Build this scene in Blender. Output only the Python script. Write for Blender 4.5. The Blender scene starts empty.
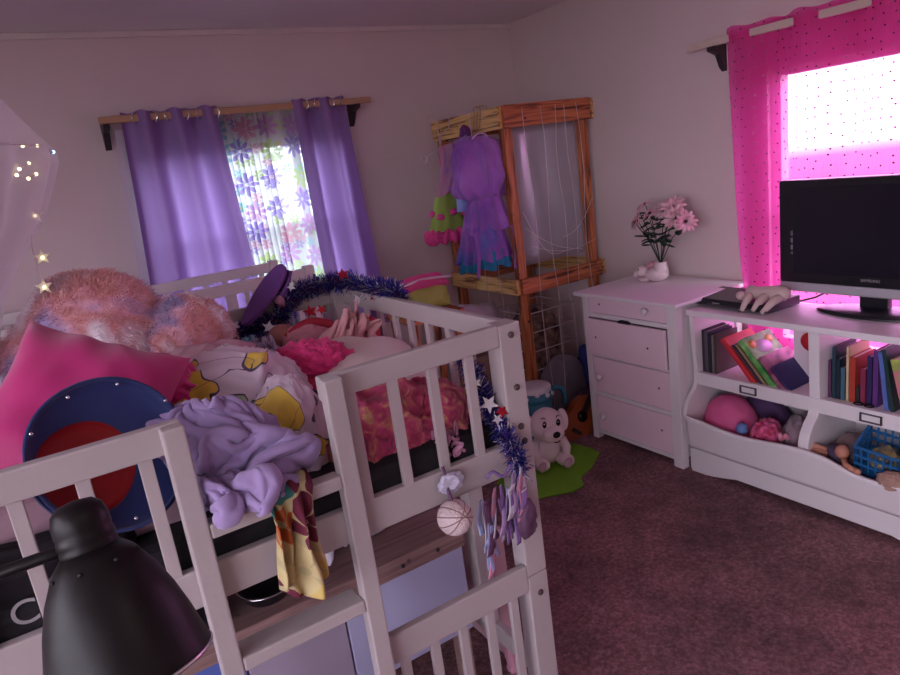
import bpy, math, random
from math import sin, cos, pi, radians as RD
from mathutils import Vector as V, Matrix, Euler, noise
random.seed(7)
SC = bpy.context.scene
COL = SC.collection

# ------------------------------------------------------------------ mesh helpers
class MB:
    def __init__(s): s.v = []; s.f = []; s.sm = []
    def add(s, vs, fs, smooth=False):
        o = len(s.v); s.v += [V(p) for p in vs]
        s.f += [tuple(i + o for i in f) for f in fs]; s.sm += [smooth] * len(fs); return s
    def box(s, x0, x1, y0, y1, z0, z1, M=None):
        vs = [V((x, y, z)) for z in (z0, z1) for y in (y0, y1) for x in (x0, x1)]
        if M is not None: vs = [M @ p for p in vs]
        return s.add(vs, [(0, 2, 3, 1), (4, 5, 7, 6), (0, 1, 5, 4), (2, 6, 7, 3), (0, 4, 6, 2), (1, 3, 7, 5)])
    def prism(s, poly, axis, a, b, M=None):
        n = len(poly); vs = []
        for t in (a, b):
            for (p, q) in poly:
                c = [p, q]; c.insert(axis, t); vs.append(V(c))
        if M is not None: vs = [M @ p for p in vs]
        return s.add(vs, [tuple(range(n))[::-1], tuple(range(n, 2 * n))] + [(i, (i + 1) % n, n + (i + 1) % n, n + i) for i in range(n)])
    def tube(s, pts, r, n=8, closed=False, cap=True):
        pts = [V(p) for p in pts]; m = len(pts); rr = r if isinstance(r, (list, tuple)) else [r] * m
        up = V((0.13, 0.31, 0.94)); vs = []; prev = None
        for i, p in enumerate(pts):
            if closed: t = pts[(i + 1) % m] - pts[i - 1]
            else: t = pts[min(i + 1, m - 1)] - pts[max(i - 1, 0)]
            t = t.normalized() if t.length > 1e-9 else V((0, 0, 1))
            a = (prev if prev is not None else up)
            a = a - t * a.dot(t)
            if a.length < 1e-4: a = V((1, 0, 0)) - t * t.x
            a.normalize(); prev = a; b = t.cross(a)
            for k in range(n):
                w = 2 * pi * k / n; vs.append(p + (a * cos(w) + b * sin(w)) * rr[i])
        fs = []
        for i in range(m if closed else m - 1):
            j = (i + 1) % m
            for k in range(n): fs.append((i * n + k, i * n + (k + 1) % n, j * n + (k + 1) % n, j * n + k))
        if cap and not closed: fs += [tuple(range(n))[::-1], tuple(range((m - 1) * n, m * n))]
        return s.add(vs, fs, True)
    def lathe(s, prof, M=None, n=32):
        m = len(prof); vs = []
        for (r, z) in prof:
            for k in range(n): vs.append(V((r * cos(2 * pi * k / n), r * sin(2 * pi * k / n), z)))
        if M is not None: vs = [M @ p for p in vs]
        fs = [(i * n + k, i * n + (k + 1) % n, (i + 1) * n + (k + 1) % n, (i + 1) * n + k) for i in range(m - 1) for k in range(n)]
        if prof[0][0] > 1e-6: fs.append(tuple(range(n))[::-1])
        if prof[-1][0] > 1e-6: fs.append(tuple(range((m - 1) * n, m * n)))
        return s.add(vs, fs, True)
    def ball(s, c, r, nu=16, nv=10, M=None):
        r = (r, r, r) if isinstance(r, (int, float)) else r
        return s.surf(lambda u, v: V(c) + (M or Matrix.Identity(3)) @ V((r[0] * sin(pi * v) * cos(2 * pi * u), r[1] * sin(pi * v) * sin(2 * pi * u), r[2] * cos(pi * v))), nu, nv, True)
    def surf(s, fn, nu, nv, wrap=False):
        w = nu if wrap else nu + 1
        vs = [fn(i / nu, j / nv) for j in range(nv + 1) for i in range(w)]
        fs = [(j * w + i, j * w + (i + 1) % w, (j + 1) * w + (i + 1) % w, (j + 1) * w + i) for j in range(nv) for i in range(nu)]
        fs = [f[::-1] for f in fs]
        return s.add(vs, fs, True)
    def build(s, name, mat, parent=None, bevel=0, solid=0, local=False, sub=0, base=None):
        """one mesh object; vertices are given in world space unless local"""
        me = bpy.data.meshes.new(name); off = V((0, 0, 0)); loc = V((0, 0, 0))
        if not local:
            if parent is not None: off = wloc(parent)
            elif base is not None: off = V(base); loc = off
            else:
                xs = [p.x for p in s.v]; ys = [p.y for p in s.v]; zs = [p.z for p in s.v]
                off = V(((min(xs) + max(xs)) / 2, (min(ys) + max(ys)) / 2, min(zs))); loc = off
        me.from_pydata([tuple(p - off) for p in s.v], [], s.f)
        me.polygons.foreach_set('use_smooth', s.sm); me.materials.append(mat); me.validate(); me.update()
        o = bpy.data.objects.new(name, me); COL.objects.link(o); o.location = loc
        if parent is not None: o.parent = parent
        if solid:
            q = o.modifiers.new('t', 'SOLIDIFY'); q.thickness = solid; q.offset = 0
        if sub:
            q = o.modifiers.new('s', 'SUBSURF'); q.levels = sub; q.render_levels = sub
        if bevel:
            q = o.modifiers.new('b', 'BEVEL'); q.width = bevel; q.segments = 2; q.limit_method = 'ANGLE'; q.angle_limit = RD(50)
        return o

def wloc(o):
    p = V(o.location)
    while o.parent: o = o.parent; p += o.location
    return p
def tag(o, label, cat, group=None, kind=None):
    o['label'] = label; o['category'] = cat
    if group: o['group'] = group
    if kind: o['kind'] = kind
    return o
def thing(name, label, cat, loc, group=None, rot=(0, 0, 0)):
    o = bpy.data.objects.new(name, None); COL.objects.link(o); o.location = loc; o.rotation_euler = rot
    o.empty_display_size = .05
    return tag(o, label, cat, group)
def struct(o): o['kind'] = 'structure'; return o
def lab(o, l): o['label'] = l; return o

def fold(d, seed, dirn, freq, warp=2.5):
    q = d * 1.4 + V((seed * 3.1, seed * 1.7, seed * .9))
    ph = freq * d.dot(dirn) + warp * noise.noise(q) * 2; d2 = V((dirn.y, -dirn.x, dirn.z))
    rg = 1 - 2 * abs(sin(ph * .5)) ** .7; r2 = 1 - 2 * abs(sin(freq * .8 * d.dot(d2) + 2.5 * noise.noise(q * 1.6))) ** .6
    m_ = .5 + .9 * noise.noise(q * 1.3 + V((5, 2, 1)))
    return .60 * rg * max(0, m_) + .5 * r2 * max(0, 1 - m_) + .35 * (1 - 2.4 * abs(noise.noise(d * freq * .35 + V((seed, -seed, 2 * seed)))))
def heap(c, r, seed=1, amp=.02, freq=9, dirn=(1, .4, .3), rot=(0, 0, 0), p=2.2, nu=110, nv=64, floor=-.35, warp=2.5, mb=None, extra=None):
    """a soft crumpled mound of cloth whose base centre is c"""
    R = Euler(rot).to_matrix(); dirn = V(dirn).normalized(); e = 2 / p
    def sg(t): return math.copysign(abs(t) ** e, t)
    def fn(u, v):
        d = V((sin(pi * v) * cos(2 * pi * u), sin(pi * v) * sin(2 * pi * u), cos(pi * v)))
        st = sg(sin(pi * v))
        P = V((st * sg(cos(2 * pi * u)) * r[0], st * sg(sin(2 * pi * u)) * r[1], sg(cos(pi * v)) * r[2]))
        k = amp * fold(d, seed, dirn, freq, warp) * (min(1, sin(pi * v) * 4))
        if extra: k += extra(d)
        P += d * k
        if floor is not None and P.z < floor * r[2]: P.z = floor * r[2] + .02 * (P.z - floor * r[2])
        P = R @ P
        return V(c) + P + (V((0, 0, -floor * r[2])) if floor is not None else V((0, 0, 0)))
    return (mb or MB()).surf(fn, nu, nv, True)
def pillow(c, sz, rot, seed=1, wr=.006, n=34, mb=None, corner=.12):
    """a stuffed pillow, c its middle; sz = width, height, thickness"""
    R = rot if isinstance(rot, Matrix) else Euler(rot).to_matrix(); mb = mb or MB()
    for sd in (1, -1):
        def fn(u, v, sd=sd):
            a, b = 2 * u - 1, 2 * v - 1
            t = max(0, (1 - abs(a) ** 3) * (1 - abs(b) ** 3)) ** .55
            x = a * (1 - corner * (1 - abs(b)) * abs(a) * 0 - corner * (b * b < 0)) * sz[0] / 2 * (1 - .07 * (1 - b * b) * abs(a))
            y = b * sz[1] / 2 * (1 - .07 * (1 - a * a) * abs(b))
            w = wr * noise.noise(V((a * 2.3 + seed, b * 2.3, seed * sd))) + wr * .8 * sin(9 * (a + .6 * b) + 4 * noise.noise(V((a + seed, b, 3)))) * (abs(a) ** 2 + abs(b) ** 2) / 2
            P = V((x, y, sd * (t * sz[2] / 2) + w * min(1, 3 * t)))
            return V(c) + R @ P
        k = MB().surf(fn, n, n)
        if sd < 0: k.f = [f[::-1] for f in k.f]
        mb.add(k.v, k.f, True)
    return mb

# ------------------------------------------------------------------ materials
def nt(name):
    m = bpy.data.materials.new(name); m.use_nodes = True; t = m.node_tree; t.nodes.clear()
    o = t.nodes.new('ShaderNodeOutputMaterial'); return m, t, o
def N(t, typ, ins=None, **kw):
    n = t.nodes.new('ShaderNode' + typ)
    for k, x in kw.items(): setattr(n, k, x)
    for k, x in (ins or {}).items():
        if hasattr(x, 'is_output'): t.links.new(x, n.inputs[k])
        else: n.inputs[k].default_value = x
    return n
def c4(c): return (c[0], c[1], c[2], 1)
def obj_co(t, scale=(1, 1, 1)):
    g = N(t, 'TexCoord'); return N(t, 'Mapping', {'Vector': g.outputs['Object'], 'Scale': scale}).outputs[0]
def mixc(t, f, a, b):
    n = N(t, 'Mix', data_type='RGBA')
    for s, x in ((n.inputs[0], f), (n.inputs[6], a), (n.inputs[7], b)):
        if hasattr(x, 'is_output'): t.links.new(x, s)
        else: s.default_value = x if not isinstance(x, tuple) or len(x) == 4 else c4(x)
    return n.outputs[2]
def ramp(t, fac, stops, interp='LINEAR'):
    n = N(t, 'ValToRGB', {'Fac': fac}); r = n.color_ramp; r.interpolation = interp
    while len(r.elements) < len(stops): r.elements.new(.5)
    for e, (p, c) in zip(r.elements, stops): e.position = p; e.color = c4(c)
    return n.outputs[0]
def math_(t, op, a, b=None, c=None):
    n = N(t, 'Math', operation=op)
    for i, x in enumerate((a, b, c)):
        if x is None: continue
        if hasattr(x, 'is_output'): t.links.new(x, n.inputs[i])
        else: n.inputs[i].default_value = x
    return n.outputs[0]
def M(name, col, rough=.6, var=.12, scale=8, bump=0, bscale=150, metal=0, spec=.4, sheen=0, alpha=1, coat=0, co=(1, 1, 1)):
    m, t, o = nt(name); vec = obj_co(t, co)
    nz = N(t, 'TexNoise', {'Vector': vec, 'Scale': scale, 'Detail': 4}).outputs[0]
    lo = tuple(x * (1 - var) for x in col); hi = tuple(min(1, x * (1 + var)) for x in col)
    cc = mixc(t, nz, lo, hi)
    p = N(t, 'BsdfPrincipled', {'Base Color': cc, 'Roughness': rough, 'Metallic': metal, 'Specular IOR Level': spec, 'Sheen Weight': sheen, 'Alpha': alpha, 'Coat Weight': coat})
    if bump:
        b = N(t, 'TexNoise', {'Vector': vec, 'Scale': bscale, 'Detail': 3}).outputs[0]
        bn = N(t, 'Bump', {'Height': b, 'Strength': bump, 'Distance': .01}); t.links.new(bn.outputs[0], p.inputs['Normal'])
    t.links.new(p.outputs[0], o.inputs[0]); return m
def multi(name, stops, scale=6, rough=.8, detail=3, interp='LINEAR', sheen=.2, dist=0, vor=False):
    m, t, o = nt(name); vec = obj_co(t)
    if vor: f = N(t, 'TexVoronoi', {'Vector': vec, 'Scale': scale}).outputs['Color']; f = N(t, 'SeparateColor', {'Color': f}).outputs[0]
    else: f = N(t, 'TexNoise', {'Vector': vec, 'Scale': scale, 'Detail': detail, 'Distortion': dist}).outputs[0]
    p = N(t, 'BsdfPrincipled', {'Base Color': ramp(t, f, stops, interp), 'Roughness': rough, 'Sheen Weight': sheen})
    t.links.new(p.outputs[0], o.inputs[0]); return m
def flower_mask(t, vec, scale, petals=8, rad=.42, rand=.35):
    """(mask, per-flower colour, radius) of flat flowers scattered on the x-y of vec"""
    v = N(t, 'TexVoronoi', {'Vector': vec, 'Scale': scale, 'Randomness': rand}, voronoi_dimensions='2D')
    sc = N(t, 'VectorMath', {0: vec, 'Scale': scale}, operation='SCALE').outputs[0]
    ps = N(t, 'VectorMath', {0: v.outputs['Position'], 'Scale': scale}, operation='SCALE').outputs[0]
    d = N(t, 'VectorMath', {0: sc, 1: ps}, operation='SUBTRACT').outputs[0]
    x = N(t, 'SeparateXYZ', {0: d})
    a = math_(t, 'ARCTAN2', x.outputs[1], x.outputs[0])
    pet = math_(t, 'ABSOLUTE', math_(t, 'COSINE', math_(t, 'MULTIPLY', a, petals / 2)))
    lim = math_(t, 'MULTIPLY', math_(t, 'POWER', pet, .6), rad)
    dist = v.outputs['Distance']
    mask = math_(t, 'LESS_THAN', dist, lim)
    mask = math_(t, 'MULTIPLY', mask, math_(t, 'GREATER_THAN', dist, rad * .16))
    return mask, v.outputs['Color'], dist

def swz(t, order):
    g = N(t, 'TexCoord').outputs['Object']; x = N(t, 'SeparateXYZ', {0: g})
    return N(t, 'CombineXYZ', {0: x.outputs[order[0]], 1: x.outputs[order[1]]}).outputs[0]

def cloth(name, dif, tra, transl=.5, clear=0.0, clear_col=(1, 1, 1)):
    m, t, o = nt(name); vec = obj_co(t)
    wv = N(t, 'TexNoise', {'Vector': obj_co(t, (400, 400, 40)), 'Scale': 1}).outputs[0]
    a = N(t, 'BsdfDiffuse', {'Color': mixc(t, wv, tuple(x * .9 for x in dif), tuple(min(1, x * 1.1) for x in dif))})
    b = N(t, 'BsdfTranslucent', {'Color': c4(tra)})
    mx = N(t, 'MixShader', {0: transl, 1: a.outputs[0], 2: b.outputs[0]})
    out = mx.outputs[0]
    if clear:
        tr = N(t, 'BsdfTransparent', {'Color': c4(clear_col)})
        out = N(t, 'MixShader', {0: clear, 1: out, 2: tr.outputs[0]}).outputs[0]
    t.links.new(out, o.inputs[0]); return m

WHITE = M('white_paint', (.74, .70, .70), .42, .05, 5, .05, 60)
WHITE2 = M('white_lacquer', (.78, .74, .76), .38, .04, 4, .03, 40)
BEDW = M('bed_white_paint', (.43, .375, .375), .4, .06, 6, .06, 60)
PINKP = M('pale_pink_paint', (.86, .66, .74), .45, .05, 5, .03, 40)
WALL = M('wall_paint', (.70, .60, .585), .75, .05, 2.2, .12, 260)
CEIL = M('ceiling_paint', (.74, .68, .69), .8, .05, 2, .15, 140)
TRIM = M('trim_paint', (.72, .64, .62), .5)
ROD = M('rod_wood', (.50, .30, .17), .5, .2, 12, co=(1, 8, 8))
RODP = M('pale_rod_wood', (.66, .54, .47), .5, .1, 12)
DARK = M('dark_bracket', (.035, .022, .03), .5)
BLACK = M('black_plastic', (.012, .012, .016), .28, .2, spec=.5)
SCREEN = M('dark_screen', (.010, .010, .018), .22, .1, spec=.5)
SILVER = M('silver_plastic', (.50, .49, .53), .35, .05, metal=.3)
CHROME = M('chrome', (.7, .7, .72), .2, .05, metal=1)
LAMP = M('black_lamp_metal', (.007, .0055, .006), .42, .3, 20, .08, 50, spec=.25)
MATTB = M('black_mattress_fabric', (.010, .009, .012), .8, .2, 30, .2, 300)
GREYINK = M('grey_print', (.35, .34, .36), .6)

def carpet_mat():
    m, t, o = nt('brown_carpet'); vec = obj_co(t)
    a = N(t, 'TexNoise', {'Vector': vec, 'Scale': 75, 'Detail': 5, 'Roughness': .75}).outputs[0]
    b = N(t, 'TexNoise', {'Vector': vec, 'Scale': 4.5, 'Detail': 6, 'Roughness': .65}).outputs[0]
    c = ramp(t, a, [(.32, (.075, .022, .032)), (.5, (.27, .108, .128)), (.68, (.56, .30, .33))])
    c = mixc(t, math_(t, 'MULTIPLY', b, .35), c, (.25, .12, .125))
    d = ramp(t, b, [(.34, (.58, .57, .58)), (.66, (1.38, 1.34, 1.36))])
    mm = N(t, 'Mix', data_type='RGBA', blend_type='MULTIPLY'); mm.inputs[0].default_value = 1
    t.links.new(c, mm.inputs[6]); t.links.new(d, mm.inputs[7])
    p = N(t, 'BsdfPrincipled', {'Base Color': mm.outputs[2], 'Roughness': .95, 'Specular IOR Level': .1, 'Sheen Weight': .2})
    h = N(t, 'TexNoise', {'Vector': vec, 'Scale': 240, 'Detail': 4}).outputs[0]
    bn = N(t, 'Bump', {'Height': h, 'Strength': .9, 'Distance': .02}); t.links.new(bn.outputs[0], p.inputs['Normal'])
    t.links.new(p.outputs[0], o.inputs[0]); return m
def wood_mat(name, axis, pale, mid, dark):
    m, t, o = nt(name); s = [42, 42, 42]; s[axis] = 3.0
    vec = obj_co(t, tuple(s))
    a = N(t, 'TexNoise', {'Vector': vec, 'Scale': 1, 'Detail': 5, 'Distortion': 1.2}).outputs[0]
    k = N(t, 'TexVoronoi', {'Vector': obj_co(t, (5, 5, 5)), 'Scale': 2.2}).outputs['Distance']
    c = ramp(t, a, [(.36, dark), (.46, mid), (.64, pale)])
    c = mixc(t, ramp(t, k, [(.05, (1, 1, 1)), (.12, (0, 0, 0))]), c, tuple(x * .5 for x in dark))
    p = N(t, 'BsdfPrincipled', {'Base Color': c, 'Roughness': .42}); t.links.new(p.outputs[0], o.inputs[0]); return m

# ------------------------------------------------------------------ camera
cd = bpy.data.cameras.new('camera'); cam = bpy.data.objects.new('camera', cd); COL.objects.link(cam); SC.camera = cam
cd.sensor_width = 36; cd.lens = 27; cd.clip_start = .02
Rm = [(.836, -.532, -.133), (-.243, -.143, -.959), (.492, .834, -.249)]
r0 = V(Rm[0]).normalized(); f0 = (V(Rm[2]) - r0 * V(Rm[2]).dot(r0)).normalized(); u0 = r0.cross(f0)
cam.matrix_world = Matrix(((r0.x, u0.x, -f0.x, 0), (r0.y, u0.y, -f0.y, 0), (r0.z, u0.z, -f0.z, 1.6), (0, 0, 0, 1)))

# ------------------------------------------------------------------ the room
XL, XR, YF, YB, ZC = -1.9, 2.95, -3.0, 3.72, 2.405
struct(MB().box(XL - .1, XR + .1, YF - .1, YB + .1, -.1, 0).build('floor', carpet_mat()))
struct(MB().box(XL - .1, XR + .1, YF - .1, YB + .1, ZC, ZC + .1).build('ceiling', CEIL))
struct(MB().box(XL, XR, YF - .1, YF, 0, ZC).build('wall_front', WALL))
W_FILL = (-2.2, 1.7, .50, 2.28)       # made-up unseen window in the left wall, added as fill light: y0 y1 z0 z1
m = MB(); y0, y1, z0, z1 = W_FILL
for b in ((YF - .1, y0, 0, ZC), (y1, YB + .1, 0, ZC), (y0, y1, 0, z0), (y0, y1, z1, ZC)): m.box(XL - .1, XL, b[0], b[1], b[2], b[3])
struct(m.build('wall_left', WALL))
W1 = (.56, 1.66, .92, 1.84)      # back window opening: x0 x1 z0 z1
W2 = (.62, 1.93, .52, 1.80)      # right window opening: y0 y1 z0 z1
m = MB(); x0, x1, z0, z1 = W1
for b in ((XL, x0, 0, ZC), (x1, XR + .1, 0, ZC), (x0, x1, 0, z0), (x0, x1, z1, ZC)): m.box(b[0], b[1], YB, YB + .1, b[2], b[3])
struct(m.build('wall_back', WALL))
m = MB(); y0, y1, z0, z1 = W2
for b in ((YF, y0, 0, ZC), (y1, YB, 0, ZC), (y0, y1, 0, z0), (y0, y1, z1, ZC)): m.box(XR, XR + .1, b[0], b[1], b[2], b[3])
struct(m.build('wall_right', WALL))
struct(MB().box(XL, XR, YB - .018, YB, ZC - .028, ZC).build('trim_1', TRIM, bevel=.004))
struct(MB().box(XL, XR, YB - .014, YB, 0, .07).build('baseboard_back', TRIM, bevel=.003))
struct(MB().box(XR - .014, XR, YF, YB - .014, 0, .07).build('baseboard_right', TRIM, bevel=.003))

def glass_mat():
    m, t, o = nt('window_glass'); a = N(t, 'BsdfTransparent', {'Color': (.93, .95, .95, 1)}); b = N(t, 'BsdfGlossy', {'Roughness': .05, 'Color': (.8, .8, .8, 1)})
    mx = N(t, 'MixShader', {0: .05, 1: a.outputs[0], 2: b.outputs[0]}); t.links.new(mx.outputs[0], o.inputs[0]); return m
GLASS = glass_mat()
FRAME = M('window_vinyl', (.78, .75, .70), .4)
def window(name, W, horiz, front=False):
    a0, a1, z0, z1 = W
    def bx(m, p, q, d0, d1, zz0, zz1):
        if front: m.box(XL - d1, XL - d0, p, q, zz0, zz1)
        elif horiz: m.box(p, q, YB + d0, YB + d1, zz0, zz1)
        else: m.box(XR + d0, XR + d1, p, q, zz0, zz1)
    e = thing(name, '', '', ((a0 + a1) / 2, YB + .05, z0) if horiz else (XL - .05 if front else XR + .05, (a0 + a1) / 2, z0))
    del e['label']; del e['category']; e['kind'] = 'structure'
    m = MB(); w = .045
    bx(m, a0, a0 + w, .03, .09, z0, z1); bx(m, a1 - w, a1, .03, .09, z0, z1); bx(m, a0 + w, a1 - w, .03, .09, z0, z0 + w); bx(m, a0 + w, a1 - w, .03, .09, z1 - w * .6, z1)
    zm = z0 + (z1 - z0) * .50
    bx(m, a0 + w, a1 - w, .035, .085, zm - .018, zm + .018)
    if horiz: bx(m, (a0+a1)/2+.255, (a0+a1)/2+.305, .04, .08, z0+w, z1-w*.6)
    o = m.build('window_frame', FRAME, e, bevel=.003)
    m = MB(); bx(m, a0 + w, a1 - w, .055, .06, z0 + w, zm - .018); m.build('pane', GLASS, e)
    m = MB(); bx(m, a0 + w, a1 - w, .065, .07, zm + .018, z1 - w * .6); m.build('pane', GLASS, e)
    m = MB(); bx(m, a0 - .03, a1 + .03, -.03, .03, z0 - .02, z0); m.build('window_sill', TRIM, e, bevel=.004)
    return e
window('window_1', W1, True); window('window_2', W2, False); window('fill_window', W_FILL, False, True)  # the last one is unseen, added to brighten the room

# ------------------------------------------------------------------ curtains on the back wall
def bracket(mb, x, horiz=True, zc=1.983, wall=YB, out=.10):
    pts = [(0, zc + .01), (0, zc - .11), (.022, zc - .09), (out * .6, zc - .035), (out + .025, zc - .018), (out + .025, zc + .0)]
    if horiz: mb.prism([(wall - a, b) for a, b in pts], 0, x - .014, x + .014)
    else: mb.prism([(wall - a, b) for a, b in pts], 1, x - .014, x + .014)
YR = YB - .10
t = thing('curtain_rod', 'brown wooden curtain rod holding the purple curtains on dark brackets', 'curtain rod', (1.12, YR, 1.96))
MB().box(.42, 1.825, YR - .016, YR + .016, 1.984, 2.016).build('rod', ROD, t, bevel=.004)
for x in (.445, 1.735):
    mb = MB(); bracket(mb, x); lab(mb.build('bracket', DARK, t), 'dark wooden wall bracket')

def grommet(p, d, R=.026, r=.005):
    d = V(d).normalized(); a = d.orthogonal().normalized(); b = d.cross(a)
    return MB().tube([V(p) + (a * cos(w) + b * sin(w)) * R for w in [2 * pi * k / 20 for k in range(20)]], r, 6, True)
PURP = cloth('purple_curtain_cloth', (.35, .215, .46), (.38, .235, .56), .28)
def curtain(name, label, x0t, x1t, x0b, x1b, zb, zt, waves, ph, amp, mat, y=YR, gro=True, flip=False, seed=0):
    t = thing(name, label, 'curtain', ((x0b + x1b) / 2, y, zb))
    def off(u, v):
        a = amp * (1 + .35 * v) * (1 + .25 * noise.noise(V((u * 4, v * 1.3, seed))))
        return a * sin(2 * pi * waves * u + ph + .8 * v * noise.noise(V((u * 2, v * 2, seed + 5))))
    def fn(u, v):
        xt = x0t + (x1t - x0t) * u; xb = x0b + (x1b - x0b) * u
        x = xt + (xb - xt) * v; z = zt + (zb - zt) * v + .004 * sin(2 * pi * waves * u * 2 + seed)
        return V((x, y + off(u, v), z))
    MB().surf(fn, int(waves * 28), 50).build('cloth_panel', mat, t)
    if gro:
        k = 0
        while True:
            u = (k * pi - ph) / (2 * pi * waves); k += 1
            if u > .985: break
            if u < .015: continue
            MBg = grommet((x0t + (x1t - x0t) * u, y, 2.0), (1, 1.2 if k % 2 else -1.2, 0)); lab(MBg.build('grommet', CHROME, t), 'silver metal eyelet')
    return t
curtain('purple_curtain', 'wide purple eyelet curtain, the one nearer the netting', .52, .965, .44, 1.02, .72, 2.03, 3, .5, .042, PURP, seed=1)
curtain('purple_curtain', 'narrow purple eyelet curtain beside the flowery sheer, nearer the wooden rack', 1.36, 1.66, 1.37, 1.72, .72, 2.03, 2, 3.4, .042, PURP, seed=9)

LINING = cloth('white_curtain_lining', (.82, .82, .88), (.84, .90, .96), .5)
lab(MB().surf(lambda u, v: V((.478 + .05 * u - .085 * v, YR + .012 + .035 * u, 1.955 - 1.2 * v)), 6, 20).build('lining_edge', LINING, [o for o in COL.objects if str(o.get('label', '')).startswith('wide purple')][0]), 'white lining showing at the outer edge')
def floral_mat(clear=.30):
    m, t, o = nt('floral_sheer_cloth'); vec = swz(t, (0, 2))
    k1, c1, d1 = flower_mask(t, vec, 7.0, 8, .44)
    vec2 = N(t, 'VectorMath', {0: vec, 1: (.37, .21, 0)}, operation='ADD').outputs[0]
    k2, c2, d2 = flower_mask(t, vec2, 12.0, 6, .36, .8)
    s1 = N(t, 'SeparateColor', {'Color': c1}).outputs[0]; s2 = N(t, 'SeparateColor', {'Color': c2}).outputs[1]
    pal = [(0, (.42, .28, .72)), (.3, (.66, .36, .70)), (.5, (.58, .70, .30)), (.7, (.36, .62, .74)), (.85, (.84, .42, .56))]
    f1 = ramp(t, s1, pal, 'CONSTANT'); f2 = ramp(t, s2, pal[::-1] and [(0, (.80, .45, .62)), (.35, (.60, .70, .34)), (.65, (.40, .66, .72)), (.85, (.48, .36, .70))], 'CONSTANT')
    base = mixc(t, k2, (.86, .84, .88), f2); base = mixc(t, k1, base, f1)
    any_ = math_(t, 'MAXIMUM', k1, k2)
    a = N(t, 'BsdfDiffuse', {'Color': base}); b = N(t, 'BsdfTranslucent', {'Color': mixc(t, .5, base, (.10, .12, .15))})
    mx = N(t, 'MixShader', {0: .55, 1: a.outputs[0], 2: b.outputs[0]})
    tr = N(t, 'BsdfTransparent', {'Color': (.93, .97, 1, 1)})
    fac = math_(t, 'SUBTRACT', clear, math_(t, 'MULTIPLY', any_, clear * .85))
    out = N(t, 'MixShader', {0: fac, 1: mx.outputs[0], 2: tr.outputs[0]})
    t.links.new(out.outputs[0], o.inputs[0]); return m
t = thing('sheer_curtain', 'white sheer curtain printed with purple and green flowers in the back window', 'curtain', (1.2, YB - .04, .76))
def sheer_left(u, v):
    # gathered half: narrow folds, the cloth denser
    return V((.955 + .265 * u + .003 * sin(2 * pi * 9 * u) + .02 * v, YB - .04 + .014 * cos(2 * pi * 9 * u + .6 * sin(2 * v)) + .004 * sin(31 * u), 2.005 - 1.245 * v))
def sheer_right(u, v): return V((1.22 + .225 * u + .02 * v, YB - .04 + .014 * cos(2 * pi * 1.6 * u), 2.005 - 1.245 * v))
MB().surf(sheer_left, 150, 20).build('gathered_half', floral_mat(.05), t); MB().surf(sheer_right, 60, 20).build('flat_half', floral_mat(.30), t)

# ------------------------------------------------------------------ pink curtain on the right wall
XC = 2.87
t = thing('curtain_rod', 'pale wooden curtain rod holding the hot pink sheer curtain', 'curtain rod', (XC, 1.3, 1.94))
MB().box(XC - .015, XC + .015, .42, 2.285, 1.952, 1.984).build('rod', RODP, t, bevel=.004)
mb = MB(); bracket(mb, 2.145, False, 1.95, XR, .08); lab(mb.build('bracket', DARK, t), 'dark curved wall bracket')
mb = MB(); bracket(mb, .5, False, 1.95, XR, .08); lab(mb.build('bracket', DARK, t), 'dark curved wall bracket')
def pink_mat():
    m, t, o = nt('hot_pink_sheer_cloth'); vec = swz(t, (1, 2))
    v = N(t, 'TexVoronoi', {'Vector': vec, 'Scale': 24, 'Randomness': .55}, voronoi_dimensions='2D')
    dot = math_(t, 'LESS_THAN', v.outputs['Distance'], .085)
    wv = N(t, 'TexNoise', {'Vector': obj_co(t, (1, 260, 14)), 'Scale': 1, 'Detail': 2}).outputs[0]
    dif = mixc(t, wv, (.80, .035, .26), (.95, .08, .40)); tra = mixc(t, wv, (.95, .05, .42), (1, .12, .58))
    a = N(t, 'BsdfDiffuse', {'Color': dif}); b = N(t, 'BsdfTranslucent', {'Color': tra})
    mx = N(t, 'MixShader', {0: .5, 1: a.outputs[0], 2: b.outputs[0]})
    tr = N(t, 'BsdfTransparent', {'Color': (1, .44, .84, 1)})
    m2 = N(t, 'MixShader', {0: .46, 1: mx.outputs[0], 2: tr.outputs[0]})
    sq = N(t, 'BsdfPrincipled', {'Base Color': (.10, .004, .04, 1), 'Metallic': .6, 'Roughness': .25})
    m3 = N(t, 'MixShader', {0: dot, 1: m2.outputs[0], 2: sq.outputs[0]})
    t.links.new(m3.outputs[0], o.inputs[0]); return m
PINKSH = pink_mat()
def pcurtain(label, yt0, yt1, yb0, yb1, zb, zt, waves, ph, amp, seed, tie=0):
    t = thing('sheer_curtain', label, 'curtain', (XC, (yb0 + yb1) / 2, zb))
    def fn(u, v):
        yt = yt0 + (yt1 - yt0) * u; yb = yb0 + (yb1 - yb0) * u
        y = yt + (yb - yt) * (v ** 1.6)
        a = amp * (1 + .25 * noise.noise(V((u * 5, v * 2, seed))))
        x = XC + a * sin(2 * pi * waves * u + ph + .5 * v * noise.noise(V((u * 3, v * 2, seed + 3)))) + .008 * sin(2 * pi * 13 * u + 3 * v)*v
        if u < .12: x += .012 * sin(v * 9) * (1 - u / .12) * v
        return V((x, y, zt + (zb - zt) * v + .006 * sin(2 * pi * waves * u * 2)))
    MB().surf(fn, 150, 46).build('cloth_panel', PINKSH, t)
    return t
pcurtain('hot pink sheer curtain with dark sequins over the right window', 2.065, .45, 1.985, .45, .40, 2.008, 5.3, 3.35, .032, 2)

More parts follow.
